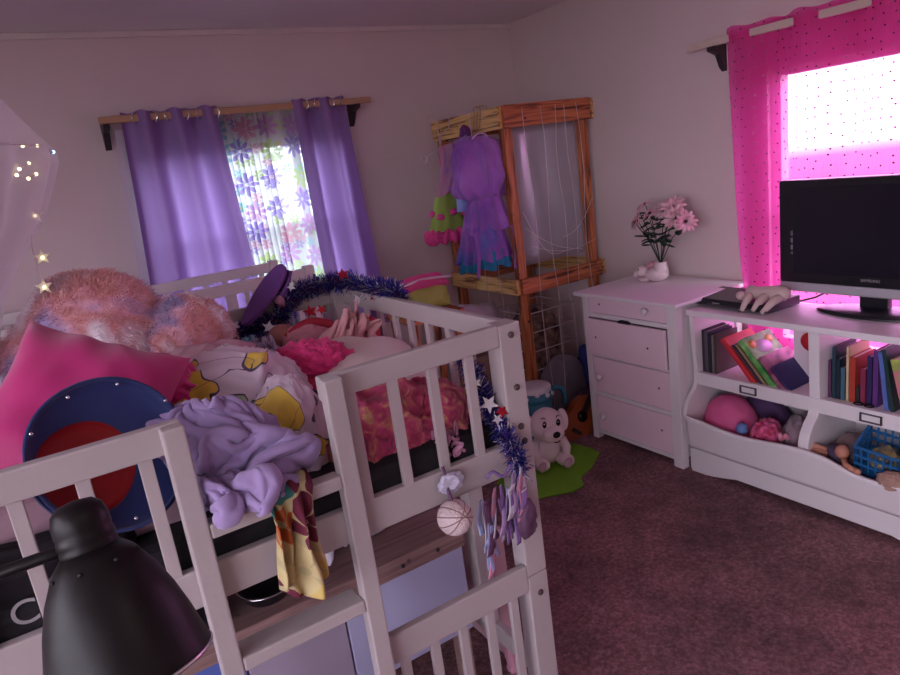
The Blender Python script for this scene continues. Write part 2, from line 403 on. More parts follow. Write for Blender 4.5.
def fill_voile_mat():
    m, t, o = nt('rose_fill_voile'); b = N(t, 'BsdfTranslucent', {'Color': (.90, .72, .80, 1)}); tr = N(t, 'BsdfTransparent', {'Color': (1, .83, .90, 1)})
    mx = N(t, 'MixShader', {0: .8, 1: b.outputs[0], 2: tr.outputs[0]}); t.links.new(mx.outputs[0], o.inputs[0]); return m
t = thing('sheer_curtain', 'rose voile curtain tinting light from the added, unseen window in the left wall', 'curtain', (XL + .08, -.25, .39))  # unseen voile, added to tint the fill light
MB().surf(lambda u, v: V((XL + .08 + .025 * sin(2 * pi * 26 * u), -2.3 + 4.1 * u, 2.34 - 1.95 * v)), 140, 12).build('cloth_panel', fill_voile_mat(), t)
# ------------------------------------------------------------------ bunk bed
YN, XB, YE = 1.242, .925, 2.285
bed = thing('bunk_bed', 'white wooden loft bed with ladder and slatted guard rails', 'bed', (-.1, 1.76, 0))
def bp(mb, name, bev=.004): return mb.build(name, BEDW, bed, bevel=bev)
XH = -1.12
for (x0, x1, y0, y1) in ((.862, XB, YN, YN + .055), (.862, XB, YE - .055, YE), (XH, XH + .063, YN, YN + .055), (XH, XH + .063, YE - .055, YE)):
    bp(MB().box(x0, x1, y0, y1, 0, .556), 'lower_post'); bp(MB().box(x0, x1, y0, y1, .558, 1.222), 'upper_post')
for x, z in ((.895, 1.195), (.895, 1.065), (.894, .965), (.9, .925), (.895, .50)):
    lab(MB().lathe([(.0001, 0), (.008, 0), (.008, .004), (.004, .006), (.0001, .006)], Matrix.Translation((x, YN, z)) @ Euler((pi / 2, 0, 0)).to_matrix().to_4x4(), 14).build('bolt_cap', M('bolt_brown', (.08, .05, .05), .5), bed), 'small brown bolt cover')
# near side
bp(MB().box(.419, .862, YN, YN + .024, 1.172, 1.224), 'guard_rail'); bp(MB().box(XH + .063, .153, YN, YN + .024, 1.166, 1.222), 'guard_rail')
bp(MB().box(XH + .063, .862, YN + .002, YN + .026, .852, .93), 'side_rail')
for x in (.481, .58, .678, .776): bp(MB().box(x - .012, x + .012, YN + .004, YN + .018, .92, 1.175), 'slat', .002)
for k in range(12):
    x = .082 - .1 * k
    if x > XH + .1: bp(MB().box(x - .012, x + .012, YN + .004, YN + .018, .92, 1.17), 'slat', .002)
bp(MB().box(.114, .154, YN - .034, YN - .0005, 0, 1.221), 'ladder_stile'); bp(MB().box(.416, .456, YN - .034, YN - .0005, 0, 1.224), 'ladder_stile')
for z in (.995, .705, .40, .14): bp(MB().box(.154, .416, YN - .034, YN + .03 if z < .8 else YN + .002, z, z + .03), 'ladder_rung')
bp(MB().box(.456, .862, YN, YN + .022, .517, .592), 'lower_guard_rail'); bp(MB().box(.456, .862, YN, YN + .022, .12, .18), 'lower_guard_rail')
for x in (.50, .58, .66, .74, .815): bp(MB().box(x - .012, x + .012, YN + .004, YN + .018, .18, .517), 'lower_slat', .002)
# far side
bp(MB().box(XH + .063, .862, YE - .024, YE, 1.172, 1.224), 'guard_rail'); bp(MB().box(XH + .063, .862, YE - .026, YE - .002, .852, .93), 'side_rail')
for k in range(18): bp(MB().box(.79 - .1 * k - .012, .79 - .1 * k + .012, YE - .018, YE - .004, .92, 1.175), 'slat', .002)
# foot end and head end
for X0, nm in ((XB - .03, 'foot'), (XH + .006, 'head')):
    bp(MB().box(X0, X0 + .024, YN + .055, YE - .055, 1.168, 1.222), nm + '_rail'); bp(MB().box(X0, X0 + .024, YN + .055, YE - .055, .852, .93), nm + '_rail')
    for y in (1.34, 1.44, 1.54, 1.65, 1.755, 1.855, 1.96, 2.06, 2.16): bp(MB().box(X0 + .004, X0 + .018, y - .012, y + .012, .92, 1.17), 'slat', .002)
    bp(MB().box(X0, X0 + .024, YN + .055, YE - .055, .20, .26), 'lower_' + nm + '_rail')
bp(MB().box(.868, .918, 1.495, 1.545, .26, .86), 'mid_post')
bp(MB().box(XH + .01, .89, YN + .03, YE - .03, .835, .850), 'slat_base')
mat_t = thing('mattress', 'black-sided mattress inside the white loft bed', 'mattress', (-.1, 1.76, .852))
MB().box(XH + .075, .85, YN + .03, YE - .03, .852, .985).build('mattress_body', MATTB, mat_t, bevel=.03)
def text(s, size, mat, M4, parent, name, ext=.0006):
    cu = bpy.data.curves.new(name, 'FONT'); cu.body = s; cu.size = size; cu.extrude = ext; cu.align_x = 'CENTER'
    o = bpy.data.objects.new(name, cu); COL.objects.link(o); dg = bpy.context.evaluated_depsgraph_get()
    me = bpy.data.meshes.new_from_object(o.evaluated_get(dg)); bpy.data.objects.remove(o); bpy.data.curves.remove(cu)
    me.transform(Matrix.Translation(-wloc(parent)) @ M4); me.materials.clear(); me.materials.append(mat); me.name = name
    q = bpy.data.objects.new(name, me); COL.objects.link(q); q.parent = parent; return q
RX = Euler((pi / 2, 0, 0)).to_matrix().to_4x4()
lab(text('CI', .064, GREYINK, Matrix.Translation((-.146, YN + .0293, .943)) @ RX, mat_t, 'printed_letters'), 'silver-grey letters on the black mattress side')

# ------------------------------------------------------------------ cloth that settles by simulation
def drape(sheet, nu, nv, colliders, frames, stiff=1.0, shrink=0.0, mass=.25, pin=None):
    """drops a sheet (fn u,v -> point) on the collider objects and returns the settled vertices and faces"""
    mb = MB().surf(sheet, nu, nv)
    me = bpy.data.meshes.new('falling'); me.from_pydata([tuple(p) for p in mb.v], [], mb.f)
    o = bpy.data.objects.new('falling', me); COL.objects.link(o)
    if pin:
        vg = o.vertex_groups.new(name='pin'); vg.add([i for i, p in enumerate(mb.v) if pin(p)], 1, 'REPLACE')
    cm = o.modifiers.new('cloth', 'CLOTH'); s = cm.settings; cs = cm.collision_settings
    s.quality = 5; s.mass = mass; s.air_damping = 2.0; s.tension_stiffness = 12 * stiff; s.compression_stiffness = 12 * stiff; s.shear_stiffness = 5 * stiff; s.bending_stiffness = .25 * stiff
    s.shrink_min = shrink
    if pin: s.vertex_group_mass = 'pin'
    cs.use_collision = True; cs.distance_min = .004; cs.use_self_collision = True; cs.self_distance_min = .004; cs.collision_quality = 3; cs.friction = 25
    ms = []
    for c in colliders:
        k = c.modifiers.new('collision', 'COLLISION'); c.collision.thickness_outer = .004; c.collision.cloth_friction = 20; ms.append((c, k))
    cm.point_cache.frame_start = 1; cm.point_cache.frame_end = frames + 1
    for f in range(1, frames + 1): SC.frame_set(f)
    dg = bpy.context.evaluated_depsgraph_get(); ev = o.evaluated_get(dg); m2 = ev.to_mesh()
    vs = [v.co.copy() for v in m2.vertices]; ev.to_mesh_clear()
    bpy.data.objects.remove(o); bpy.data.meshes.remove(me)
    for c, k in ms: c.modifiers.remove(k)
    SC.frame_set(1)
    r = MB(); r.add(vs, mb.f, True); return r
def crumple(u, v, a, seed):
    return V((noise.noise(V((u * 4, v * 4, seed))), noise.noise(V((u * 4, v * 4, seed + 9))), .6 * noise.noise(V((u * 6, v * 6, seed + 20))))) * a

def proxy(mb): return mb.build('proxy', WHITE)
def moved(mb, move, scale=1, rot=0):
    R = Matrix.Rotation(rot, 3, 'Z'); r = MB(); r.add([V(move) + R @ (p * scale) for p in mb.v], mb.f, True); return r
ZM = .985
rails = proxy(MB().box(XH, .153, YN - .05, YN + .03, .8, 1.23).box(.114, .154, YN - .05, YN + .03, .8, 1.23).box(.416, .93, YN - .05, YN + .03, .8, 1.23).box(XH, .93, YN - .05, YN + .026, .4, .93).box(.86, .95, YN, YE, .8, 1.23))
rung = proxy(MB().box(.1, .46, YN - .034, YN + .03, .97, 1.025))
deck = proxy(MB().box(XH, .86, YN + .026, YE, .6, ZM))
under = proxy(heap((-.26, 1.76, ZM), (.80, .42, .085), 3, .022, 16, (1, .7, .1), p=3.2, nu=90, nv=40))
mound_a = proxy(heap((.25, 1.47, ZM - .02), (.19, .12, .165), 2, .008, 5, nu=40, nv=24)); mound_b = proxy(heap((.36, 1.69, ZM - .02), (.24, .15, .20), 6, .012, 6, nu=40, nv=24))
side = proxy(MB().box(-.35, .10, 1.25, 1.42, .9, 1.15).box(-.35, .05, 1.42, 1.75, .9, 1.25))
LAVM = drape(lambda u, v: V((.30 + .44 * (u - .5) + .02 * sin(9 * v + 2 * u), 1.475 + .38 * (v - .5), 1.26 + .05 * sin(2 * pi * 2.3 * u + 2.2 * sin(3 * v)) + .04 * sin(2 * pi * 1.8 * v + 2 * u))) + crumple(u, v, .04, 3), 62, 50, [rails, rung, deck, under, mound_a, mound_b, side], 40, 4.0)
RAGM = drape(lambda u, v: V((.17 * (u - .5), .13 * (v - .5), .15 + .05 * sin(2 * pi * 2.4 * u + 2.4 * sin(3 * v + 1)) + .04 * sin(2 * pi * 2.2 * v + 3 * u))) + crumple(u, v, .05, 37), 36, 32, [proxy(MB().box(-1, 1, -1, 1, -.2, 0)), proxy(heap((0, 0, 0), (.06, .045, .05), 3, .006, 5, nu=30, nv=20))], 30, .9)
for o in [o for o in bpy.data.objects if o.name.startswith('proxy')]: bpy.data.objects.remove(o)
# ------------------------------------------------------------------ soft things on the bed
ZM = .985
FUR = multi('tie_dye_fur', [(.34, (.38, .30, .52)), (.43, (.80, .46, .56)), (.50, (.72, .34, .32)), (.555, (.80, .56, .62)), (.63, (.94, .88, .92))], 7, .9, 2.5, sheen=.5, dist=.6)
def fuzzy(name, label, c, r, seed, n, L=.035, rot=(0, 0, 0), mat=None, group=None, lump=None):
    t = thing(name, label, 'pillow' if 'pillow' in label else 'blanket', (c[0], c[1], c[2]), group)
    body = heap(c, r, seed, .012, 5, rot=rot, nu=60, nv=40, extra=lump); body.build('body', mat or FUR, t)
    rr = random.Random(seed); mb = MB(); fs = body.f
    for i in range(n):
        f = fs[rr.randrange(len(fs))]; a, b, c_, d = [body.v[k] for k in f]
        u, v = rr.random(), rr.random(); P = (a * (1 - u) + b * u) * (1 - v) + (d * (1 - u) + c_ * u) * v
        nn = (b - a).cross(d - a)
        if nn.length < 1e-9: continue
        nn.normalize()
        dr = (nn * 1 + V((rr.uniform(-.7, .7), rr.uniform(-.7, .7), rr.uniform(-.9, .35)))).normalized()
        sd = dr.cross(V((rr.random(), rr.random(), rr.random()))).normalized() * .0011; l = L * rr.uniform(.5, 1.1)
        Q = P + dr * l * .6 + V((0, 0, -.0)); E = P + dr * l + V((0, 0, -l * .35))
        mb.add([P - sd, P + sd, Q + sd * .7, E, Q - sd * .7], [(0, 1, 2, 4), (4, 2, 3)])
    o = mb.build('fur', mat or FUR, t); o['kind'] = 'stuff'; return t
MAUVE = M('dusty_mauve_cloth', (.36, .22, .27), .85, .25, 5, sheen=.3)
tag(heap((-.26, 1.76, ZM), (.80, .42, .085), 3, .022, 16, (1, .7, .1), p=3.2, nu=150, nv=60).build('rumpled_blanket', MAUVE), 'dusty mauve blanket spread rumpled beneath the pile on the bed', 'blanket')
fuzzy('fuzzy_pillow', 'large shaggy pillow in pink, orange and lilac, peaked at the top', (.065, 2.03, 1.17), (.205, .13, .20), 5, 17000, .032, (0, .0, 0), lump=lambda d: -.055 * max(0, -d.x - .1) * max(0, d.z) * 2 + .03 * max(0, d.x) * max(0, d.z))
fuzzy('fuzzy_pillow', 'smaller shaggy pink-orange pillow between the peaked one and the window rail', (.31, 1.98, 1.17), (.125, .10, .125), 11, 9000, .026, (0, .2, 0))
fuzzy('fuzzy_throw', 'pale lilac fluffy throw at the edge of the bed behind the pink pillow', (-.13, 1.84, 1.13), (.12, .12, .09), 21, 5000, .022, mat=multi('lilac_fluff', [(.35, (.34, .28, .46)), (.6, (.70, .60, .68))], 14, .9))
fuzzy('fuzzy_pillow', 'shaggy pink and tan pillow half hidden behind the hanging netting', (-.29, 2.08, 1.12), (.20, .12, .20), 33, 8000, .03)
SATIN = M('hot_pink_satin', (.62, .018, .22), .33, .15, 4, spec=.5, sheen=.3)
mb = pillow((.005, 1.545, 1.20), (.34, .38, .14), Euler((RD(50), 0, 0)).to_matrix() @ Matrix.Rotation(RD(-33), 3, 'Z'), 4, .012, 44)
tag(mb.build('satin_pillow', M('hot_pink_velvet', (.46, .010, .15), .6, .12, 4, sheen=.4), base=(-.1, 1.5, 1.1)), 'big hot pink pillow leaning behind the navy tub', 'pillow')
tag(heap((.175, 1.655, 1.165), (.105, .055, .075), 8, .010, 14, (.5, 1, .9), rot=(0, .30, -.25)).build('satin_blanket', SATIN), 'shiny hot pink satin cloth bunched beside the big pink pillow', 'cloth')
tag(heap((-.26, 1.345, ZM - .01), (.30, .055, .065), 55, .008, 12, (1, .3, .3), p=2.6).build('black_sheet', M('black_sheet_cloth', (.012, .010, .014), .85)), 'black bedsheet bunched along the mattress edge behind the left guard rail', 'sheet')
# navy tub with red lining
tub = thing('fabric_tub', 'navy blue round fabric tub with red lining, tipped towards the camera', 'toy tub', (.035, 1.37, 1.0))
ax = V((.26, -.82, .50)).normalized(); qx = V((0, 0, 1)).cross(ax).normalized(); qy = ax.cross(qx); q = Matrix((qx, qy, ax)).transposed().to_4x4()
MT = Matrix.Translation((.038, 1.335, 1.172)) @ q @ Matrix.Scale(.84, 4)
NAVY = M('navy_fabric', (.010, .020, .11), .65, .2, 12, sheen=.2)
def wob(u, r, k=.0): return r * (1 + .035 * sin(2 * 2 * pi * u + 1) + .02 * sin(3 * 2 * pi * u))
def tubsurf(prof, n=48):
    mb = MB(); m_ = len(prof) - 1
    def fn(u, v):
        i = min(int(v * m_), m_ - 1); f = v * m_ - i
        r = prof[i][0] * (1 - f) + prof[i + 1][0] * f; z = prof[i][1] * (1 - f) + prof[i + 1][1] * f
        o = prof[i][2] * (1 - f) + prof[i + 1][2] * f
        return MT @ V((wob(u, r) * cos(2 * pi * u) + o, wob(u, r) * 1.12 * sin(2 * pi * u) + o * .1, z))
    return mb.surf(fn, n, m_ * 3, True)
tubsurf([(.158, .012, 0), (.155, .0, 0), (.14, -.012, -.01), (.10, -.03, -.046), (.098, -.032, -.046)]).build('brim', NAVY, tub, solid=.006)
tubsurf([(.099, -.031, -.046), (.095, -.045, -.046), (.085, -.055, -.046), (.06, -.06, -.046), (.001, -.062, -.046)]).build('lining', M('red_lining', (.33, .009, .012), .6, .2, 6), tub, solid=.004)
tubsurf([(.108, -.034, -.046), (.106, -.052, -.046), (.095, -.063, -.046), (.06, -.068, -.046), (.001, -.07, -.046)]).build('outer_shell', NAVY, tub, solid=.003)
for k in range(9):
    w = .4 + 2 * pi * k / 9; p = MT @ V((wob(w / 2 / pi, .157) * cos(w), wob(w / 2 / pi, .157) * sin(w), .012))
    MB().ball(p, .004, 8, 6).build('rim_stud', CHROME, tub)
# blankets
LAV = M('lavender_cloth', (.31, .225, .43), .75, .10, 5, sheen=.3)
tag(LAVM.build('lavender_blanket', LAV, solid=.010, sub=1), 'lavender blanket bunched at the bed edge above the ladder', 'blanket')
def char_mat():
    m, t, o = nt('character_print_cloth'); vec = obj_co(t)
    f = N(t, 'TexNoise', {'Vector': vec, 'Scale': 9, 'Detail': .5, 'Distortion': .5}).outputs[0]
    g = N(t, 'TexNoise', {'Vector': N(t, 'VectorMath', {0: vec, 1: (4.3, 1.2, 7)}, operation='ADD').outputs[0], 'Scale': 10, 'Detail': 0}).outputs[0]
    base = (.62, .50, .60)
    c = mixc(t, math_(t, 'GREATER_THAN', f, .585), base, (.68, .46, .06))
    c = mixc(t, math_(t, 'GREATER_THAN', g, .66), c, (.30, .38, .24))
    e1 = math_(t, 'LESS_THAN', math_(t, 'ABSOLUTE', math_(t, 'SUBTRACT', f, .585)), .008)
    e2 = math_(t, 'LESS_THAN', math_(t, 'ABSOLUTE', math_(t, 'SUBTRACT', g, .66)), .006)
    e3 = math_(t, 'LESS_THAN', math_(t, 'ABSOLUTE', math_(t, 'SUBTRACT', g, .42)), .003)
    v = N(t, 'TexVoronoi', {'Vector': vec, 'Scale': 7}).outputs['Distance']
    e4 = math_(t, 'LESS_THAN', v, .11)
    e5 = math_(t, 'LESS_THAN', math_(t, 'ABSOLUTE', math_(t, 'SUBTRACT', v, .08)), .016)
    e = math_(t, 'MAXIMUM', math_(t, 'MAXIMUM', e1, e2), math_(t, 'MAXIMUM', e3, e5))
    c = mixc(t, e4, c, (.45, .36, .46)); c = mixc(t, e, c, (.06, .04, .09))
    p = N(t, 'BsdfPrincipled', {'Base Color': c, 'Roughness': .8, 'Sheen Weight': .3}); t.links.new(p.outputs[0], o.inputs[0]); return m
CHAR = char_mat()
mb = heap((.335, 1.67, ZM + .02), (.19, .13, .165), 6, .024, 8, (1, -.4, .4), (0, .10, -.30), p=2.3)
heap((.405, 1.46, ZM - .01), (.085, .105, .155), 12, .020, 6, (1, .3, .2), (0, .05, 0), mb=mb)
tag(mb.build('printed_blanket', CHAR), 'pale lilac blanket with yellow and green cartoon print spilling down the middle', 'blanket')
mb = heap((.33, 1.86, ZM + .09), (.16, .08, .11), 14, .014, 9, (1, .8, .2)); tag(mb.build('dull_pink_blanket', M('dull_pink_cloth', (.50, .30, .36), .85, .15, 6)), 'dull pink cloth folded behind the cartoon print blanket', 'cloth')
tag(heap((.22, 1.74, ZM + .12), (.055, .05, .085), 17, .012, 6).build('plush_toy', multi('brown_pink_plush', [(.35, (.07, .03, .05)), (.45, (.40, .13, .20)), (.6, (.42, .27, .12)), (.7, (.55, .40, .45))], 14, .9)), 'small brown and pink soft toy beside the satin cloth', 'soft toy')
tag(moved(RAGM, (0.47, 1.96, 1.085), 0.62, 0.4).build('cyan_cloth', M('cyan_cloth', (.16, .42, .55), .8), solid=.004, sub=1), 'small cyan cloth showing behind the cartoon print blanket', 'cloth')
tag(moved(RAGM, (0.57, 1.97, 1.085), 0.6, 2.2).build('lilac_cloth', M('grey_lilac_cloth', (.42, .36, .52), .8), solid=.004, sub=1), 'grey lilac cloth between the cyan cloth and pink rosette cushion', 'cloth')
def ros(d):
    ds = noise.voronoi(V(d) * 4.2)[0]; return .016 * (1 - 1.7 * ds[0]) + .004 * sin(70 * ds[0])
tag(heap((.575, 1.715, ZM + .085), (.115, .06, .085), 2, .002, 5, rot=(0, .22, -.35), nu=180, nv=100, extra=ros).build('rosette_cushion', M('hot_pink_rosette', (.74, .035, .22), .7, .2, 20, sheen=.3)), 'hot pink cushion covered in ruffled rosettes', 'cushion')
tag(pillow((.735, 1.70, 1.045), (.34, .56, .17), (RD(4), RD(10), RD(-14)), 9, .008).build('pillow', M('cream_pillowcase', (.70, .57, .55), .8, .06, 4, sheen=.2)), 'plain cream pillow lying inside the foot end', 'pillow')
tag(moved(RAGM, (0.75, 1.97, 1.085), 0.85, 4).build('pink_cloth', M('flesh_pink_cloth', (.62, .32, .34), .8), solid=.004, sub=1), 'salmon pink cloth twisted beside the dark red cushion', 'cloth')
def heart(d): return .016 * abs(d.x) - .01
tag(heap((.835, 1.96, ZM + .095), (.052, .05, .065), 31, .002, 4, extra=heart, floor=-.5).build('heart_cushion', M('dark_red_cloth', (.38, .016, .04), .7, .15)), 'small dark red cushion against the foot rail', 'cushion')
t_ = thing('plush_doll', 'pink soft doll with a red striped band lying before the tinsel', 'soft toy', (.70, 2.09, 1.09))
heap((.69, 2.06, ZM + .10), (.09, .045, .065), 35, .008, 6).build('body', M('plush_pink', (.62, .26, .33), .85), t_)
MB().tube([(.62 + .02 * k, 2.06 - .004 * k, 1.135 + .035 * sin(pi * k / 8)) for k in range(9)], .014, 10).build('striped_band', M('red_band', (.42, .02, .05), .7, .4, 60), t_)
MB().ball((.615, 2.10, 1.135), (.045, .04, .04), 20, 14).build('head', M('doll_skin', (.42, .17, .15), .7), t_)
# slipper
sl = thing('slipper', 'purple slipper with fluffy pink lining propped up against the far rail', 'slipper', (.63, 2.20, 1.12))
MS = Matrix.Translation((.628, 2.235, 1.25)) @ Euler((RD(20), RD(-42), RD(10))).to_matrix().to_4x4()
def shape(u): return .042 * (1 - .25 * cos(u * 2 + .3))
sole = [(.125 * cos(2 * pi * k / 28), (.038 + .008 * cos(2 * pi * k / 28)) * sin(2 * pi * k / 28)) for k in range(28)]
SLP = M('purple_slipper_cloth', (.16, .06, .27), .7, .15)
MB().prism(sole, 2, 0, .02, MS).build('sole', SLP, sl, bevel=.004)
mb = MB().surf(lambda u, v: MS @ V((.01 + .11 * v, .046 * cos(pi * u) * (1 - .35 * v * v), -.006 - (.055 * (1 - v ** 2.2) + .004) * sin(pi * u))), 18, 10); mb.build('upper', SLP, sl, solid=.006)
mb = MB().tube([MS @ V((.01, .048 * cos(pi * k / 12), -.006 - .06 * sin(pi * k / 12))) for k in range(13)], .014, 8); lab(mb.build('lining', M('pink_fluff', (.52, .26, .36), .95, .3, 60, .6, 200), sl), 'fluffy pink lining')

# tinsel garlands
TB = M('blue_tinsel_foil', (.05, .045, .30), .32, .6, 90, metal=.6); TS = M('silver_foil', (.62, .60, .66), .42, metal=.7); TR = M('red_foil', (.55, .02, .04), .25, metal=.7)
def star(mb, p, R, nrm, th=.003, spin=0):
    q = V(nrm).normalized().to_track_quat('Z', 'Y').to_matrix().to_4x4(); Mx = Matrix.Translation(p) @ q
    return mb.prism([((R if k % 2 == 0 else R * .42) * cos(spin + pi * k / 5), (R if k % 2 == 0 else R * .42) * sin(spin + pi * k / 5)) for k in range(10)], 2, -th / 2, th / 2, Mx)
def garland(label, path, per, L, seed, stars):
    rr = random.Random(seed); pts = [V(p) for p in path]
    t = thing('tinsel_garland', label, 'garland', pts[0])
    fine = []
    for a, b in zip(pts, pts[1:]):
        n = max(2, int((b - a).length / .01)); fine += [a.lerp(b, k / n) for k in range(n)]
    MB().tube(fine, .002, 5).build('core_wire', TB, t)
    for mt, share, nm in ((TB, 1.0, 'strands'), (TS, .24, 'silver_strands'), (TR, .07, 'red_strands')):
        mb = MB()
        for p in fine:
            for k in range(max(1, int(per * share)) if per * share >= 1 or rr.random() < per * share else 0):
                d = V((rr.gauss(0, 1), rr.gauss(0, 1), rr.gauss(0, 1))).normalized(); s = d.cross(V((rr.random(), rr.random(), rr.random() + .1))).normalized() * .0016
                l = L * rr.uniform(.6, 1.1); e = p + d * l; mid = p + d * l * .55 + V((rr.uniform(-.004, .004), rr.uniform(-.004, .004), rr.uniform(-.004, .004)))
                mb.add([p - s, p + s, mid + s, e + s * .6, e - s * .6, mid - s], [(0, 1, 2, 5), (5, 2, 3, 4)])
        o = mb.build(nm, mt, t); o['kind'] = 'stuff'
    for (p, col, R) in stars:
        o = star(MB(), p, R, (-.3 + rr.uniform(-.3, .3), -.8, .4 + rr.uniform(-.2, .2)), .003, rr.random()).build('star', TS if col == 's' else TR, t); lab(o, 'silver foil star' if col == 's' else 'red foil star')
    return t
garland('blue tinsel garland with stars draped along the far guard rail', [(.44, 2.24, 1.135), (.52, 2.235, 1.155), (.60, 2.23, 1.15), (.66, 2.225, 1.175), (.71, 2.24, 1.235), (.80, 2.26, 1.245), (.88, 2.25, 1.245), (.925, 2.20, 1.24), (.93, 2.08, 1.225), (.925, 1.97, 1.235), (.935, 1.88, 1.235), (.945, 1.87, 1.19)], 62, .045, 3,
        [((.60, 2.17, 1.16), 's', .024), ((.55, 2.2, 1.125), 's', .02), ((.755, 2.19, 1.175), 'r', .026), ((.80, 2.2, 1.17), 'r', .02), ((.71, 2.2, 1.27), 's', .018), ((.90, 2.2, 1.275), 'r', .024), ((.91, 1.97, 1.215), 'r', .027), ((.50, 2.2, 1.185), 's', .02), ((.47, 2.2, 1.15), 's', .018), ((.89, 2.08, 1.20), 's', .02)])
garland('blue tinsel garland with silver stars hanging by the corner post', [(.835, 1.36, 1.125), (.84, 1.33, 1.08), (.845, 1.30, 1.03), (.845, 1.28, .985), (.838, 1.21, .945), (.845, 1.20, .90), (.85, 1.20, .87)], 52, .036, 8,
        [((.83, 1.27, 1.035), 's', .024), ((.835, 1.25, 1.0), 's', .015), ((.85, 1.25, 1.015), 'r', .018), ((.82, 1.30, 1.085), 's', .015)])
# patterned quilt, black lower layer
QUI = multi('patterned_quilt', [(.25, (.05, .02, .06)), (.38, (.36, .03, .10)), (.5, (.46, .05, .14)), (.6, (.50, .14, .13)), (.68, (.56, .32, .16)), (.78, (.44, .16, .32))], 24, .85, 6, dist=1.5)
mb = heap((.60, 1.43, ZM - .06), (.14, .13, .16), 41, .030, 9, (1, .4, .8), (0, .1, 0), p=2.4)
heap((.745, 1.40, ZM - .06), (.085, .10, .125), 45, .024, 8, (.3, 1, .8), p=2.3, mb=mb)
heap((.66, 1.345, ZM - .06), (.15, .05, .085), 47, .018, 11, (1, .2, .8), p=2.4, mb=mb)
tag(mb.build('patterned_quilt', QUI), 'red, pink and orange patterned quilt stuffed behind the guard slats', 'quilt')
tag(heap((.775, 1.41, ZM - .06), (.05, .07, .075), 43, .012, 9).build('dark_cloth', M('black_cloth', (.02, .013, .025), .85)), 'dark cloth between the patterned quilt and the cream pillow', 'cloth')
tag(moved(RAGM, (0.735, 1.33, 0.935), 0.5, 3).build('pink_lace_cloth', M('mauve_lace', (.40, .18, .28), .8, .4, 60), solid=.004, sub=1), 'mauve lacy cloth poking between the slats at the foot end', 'cloth')

# floral cloth over the rung
def yellow_mat():
    m, t, o = nt('yellow_floral_cloth'); vec = swz(t, (0, 2))
    w = N(t, 'TexNoise', {'Vector': vec, 'Scale': 9}).outputs['Color']
    vec = N(t, 'VectorMath', {0: vec, 1: N(t, 'VectorMath', {0: w, 'Scale': .05}, operation='SCALE').outputs[0]}, operation='ADD').outputs[0]
    k, c, d = flower_mask(t, vec, 13, 4, .75, 1.0); s = N(t, 'SeparateColor', {'Color': c})
    col = ramp(t, s.outputs[0], [(0, (.56, .46, .22)), (.30, (.12, .008, .03)), (.55, (.03, .17, .14)), (.74, (.56, .42, .12)), (.90, (.42, .10, .02))], 'CONSTANT')
    p = N(t, 'BsdfPrincipled', {'Base Color': mixc(t, k, (.44, .38, .19), col), 'Roughness': .8}); t.links.new(p.outputs[0], o.inputs[0]); return m
def yf(u, v):
    L_ = v * .40; g = 1 - .35 * min(1, max(0, L_ - .10) / .12)
    fl = max(0, L_ - .15) / .25; bk_ = max(0, .10 - L_) / .10
    q = (u - .5); x = .306 + q * .118 * (g + .25 * fl) - .012 * fl + .05 * bk_ * q
    w = sin(u * 21 + 1.2 * sin(3.1 * v) + 1) * .55 + .5 * sin(u * 10 + 2)
    if L_ < .10: y = YN + .030 + (.10 - L_) * .3; z = 1.036 + .022 * bk_ * (1 + w) + .004
    elif L_ < .15: f = (L_ - .10) / .05; y = YN + .030 - .072 * f; z = 1.036 + .006 * sin(pi * f) + .006 * (1 + w)
    else: y = YN - .044; z = 1.034 - fl * (.215 - .045 * (2 * u - 1.1) ** 2)
    y -= (.010 + .020 * min(1, fl * 3)) * (.6 + w) * (1 if L_ >= .15 else .15)
    return V((x + .010 * w * fl + .010 * noise.noise(V((u * 3, v * 4, 2))), y, z))
tag(MB().surf(yf, 60, 70).build('floral_cloth', yellow_mat(), solid=.003), 'yellow floral cloth hanging over the ladder rung', 'cloth')

# hanging charms at the foot corner
t_ = thing('ball_charm', 'white cord ball hanging by a strap from the side rail', 'ornament', (.665, 1.2, .79))
MB().ball((.652, 1.195, .838), .040, 28, 18).build('ball', M('white_cord', (.66, .54, .54), .7, .2, 60, .6, 160), t_)
for k in range(5):
    a = .6 * k; ax_ = V((cos(a), .35, sin(a))).normalized(); p_ = ax_.orthogonal().normalized(); q_ = ax_.cross(p_)
    MB().tube([V((.652, 1.195, .838)) + (p_ * cos(w) + q_ * sin(w)) * .0405 for w in [2 * pi * i / 24 for i in range(24)]], .0014, 5, True).build('cord_loop', M('brown_cord', (.30, .18, .18), .8), t_)
MB().tube([(.652, 1.198, .877), (.658, 1.222, .90), (.662, 1.229, .93), (.662, 1.236, .945)], .004, 6).build('strap', M('purple_strap', (.14, .07, .14), .8), t_)
tag(heap((.672, 1.226, .905), (.032, .012, .024), 51, .008, 6, floor=None, nu=40, nv=24).build('ribbon_bow', M('pale_blue_satin', (.55, .52, .66), .5)), 'pale blue ribbon bow tied on the side rail above the white ball', 'bow')
t_ = thing('ribbon_bundle', 'bundle of pastel ribbons and mesh dangling below the tinsel', 'ribbons', (.79, 1.2, .69))
RC = [('pale_blue_ribbon', (.34, .38, .62)), ('pink_ribbon', (.58, .26, .36)), ('purple_ribbon', (.22, .13, .34)), ('white_ribbon', (.62, .56, .64)), ('lilac_ribbon', (.40, .28, .50)), ('plum_ribbon', (.12, .05, .12))]
rr = random.Random(3)
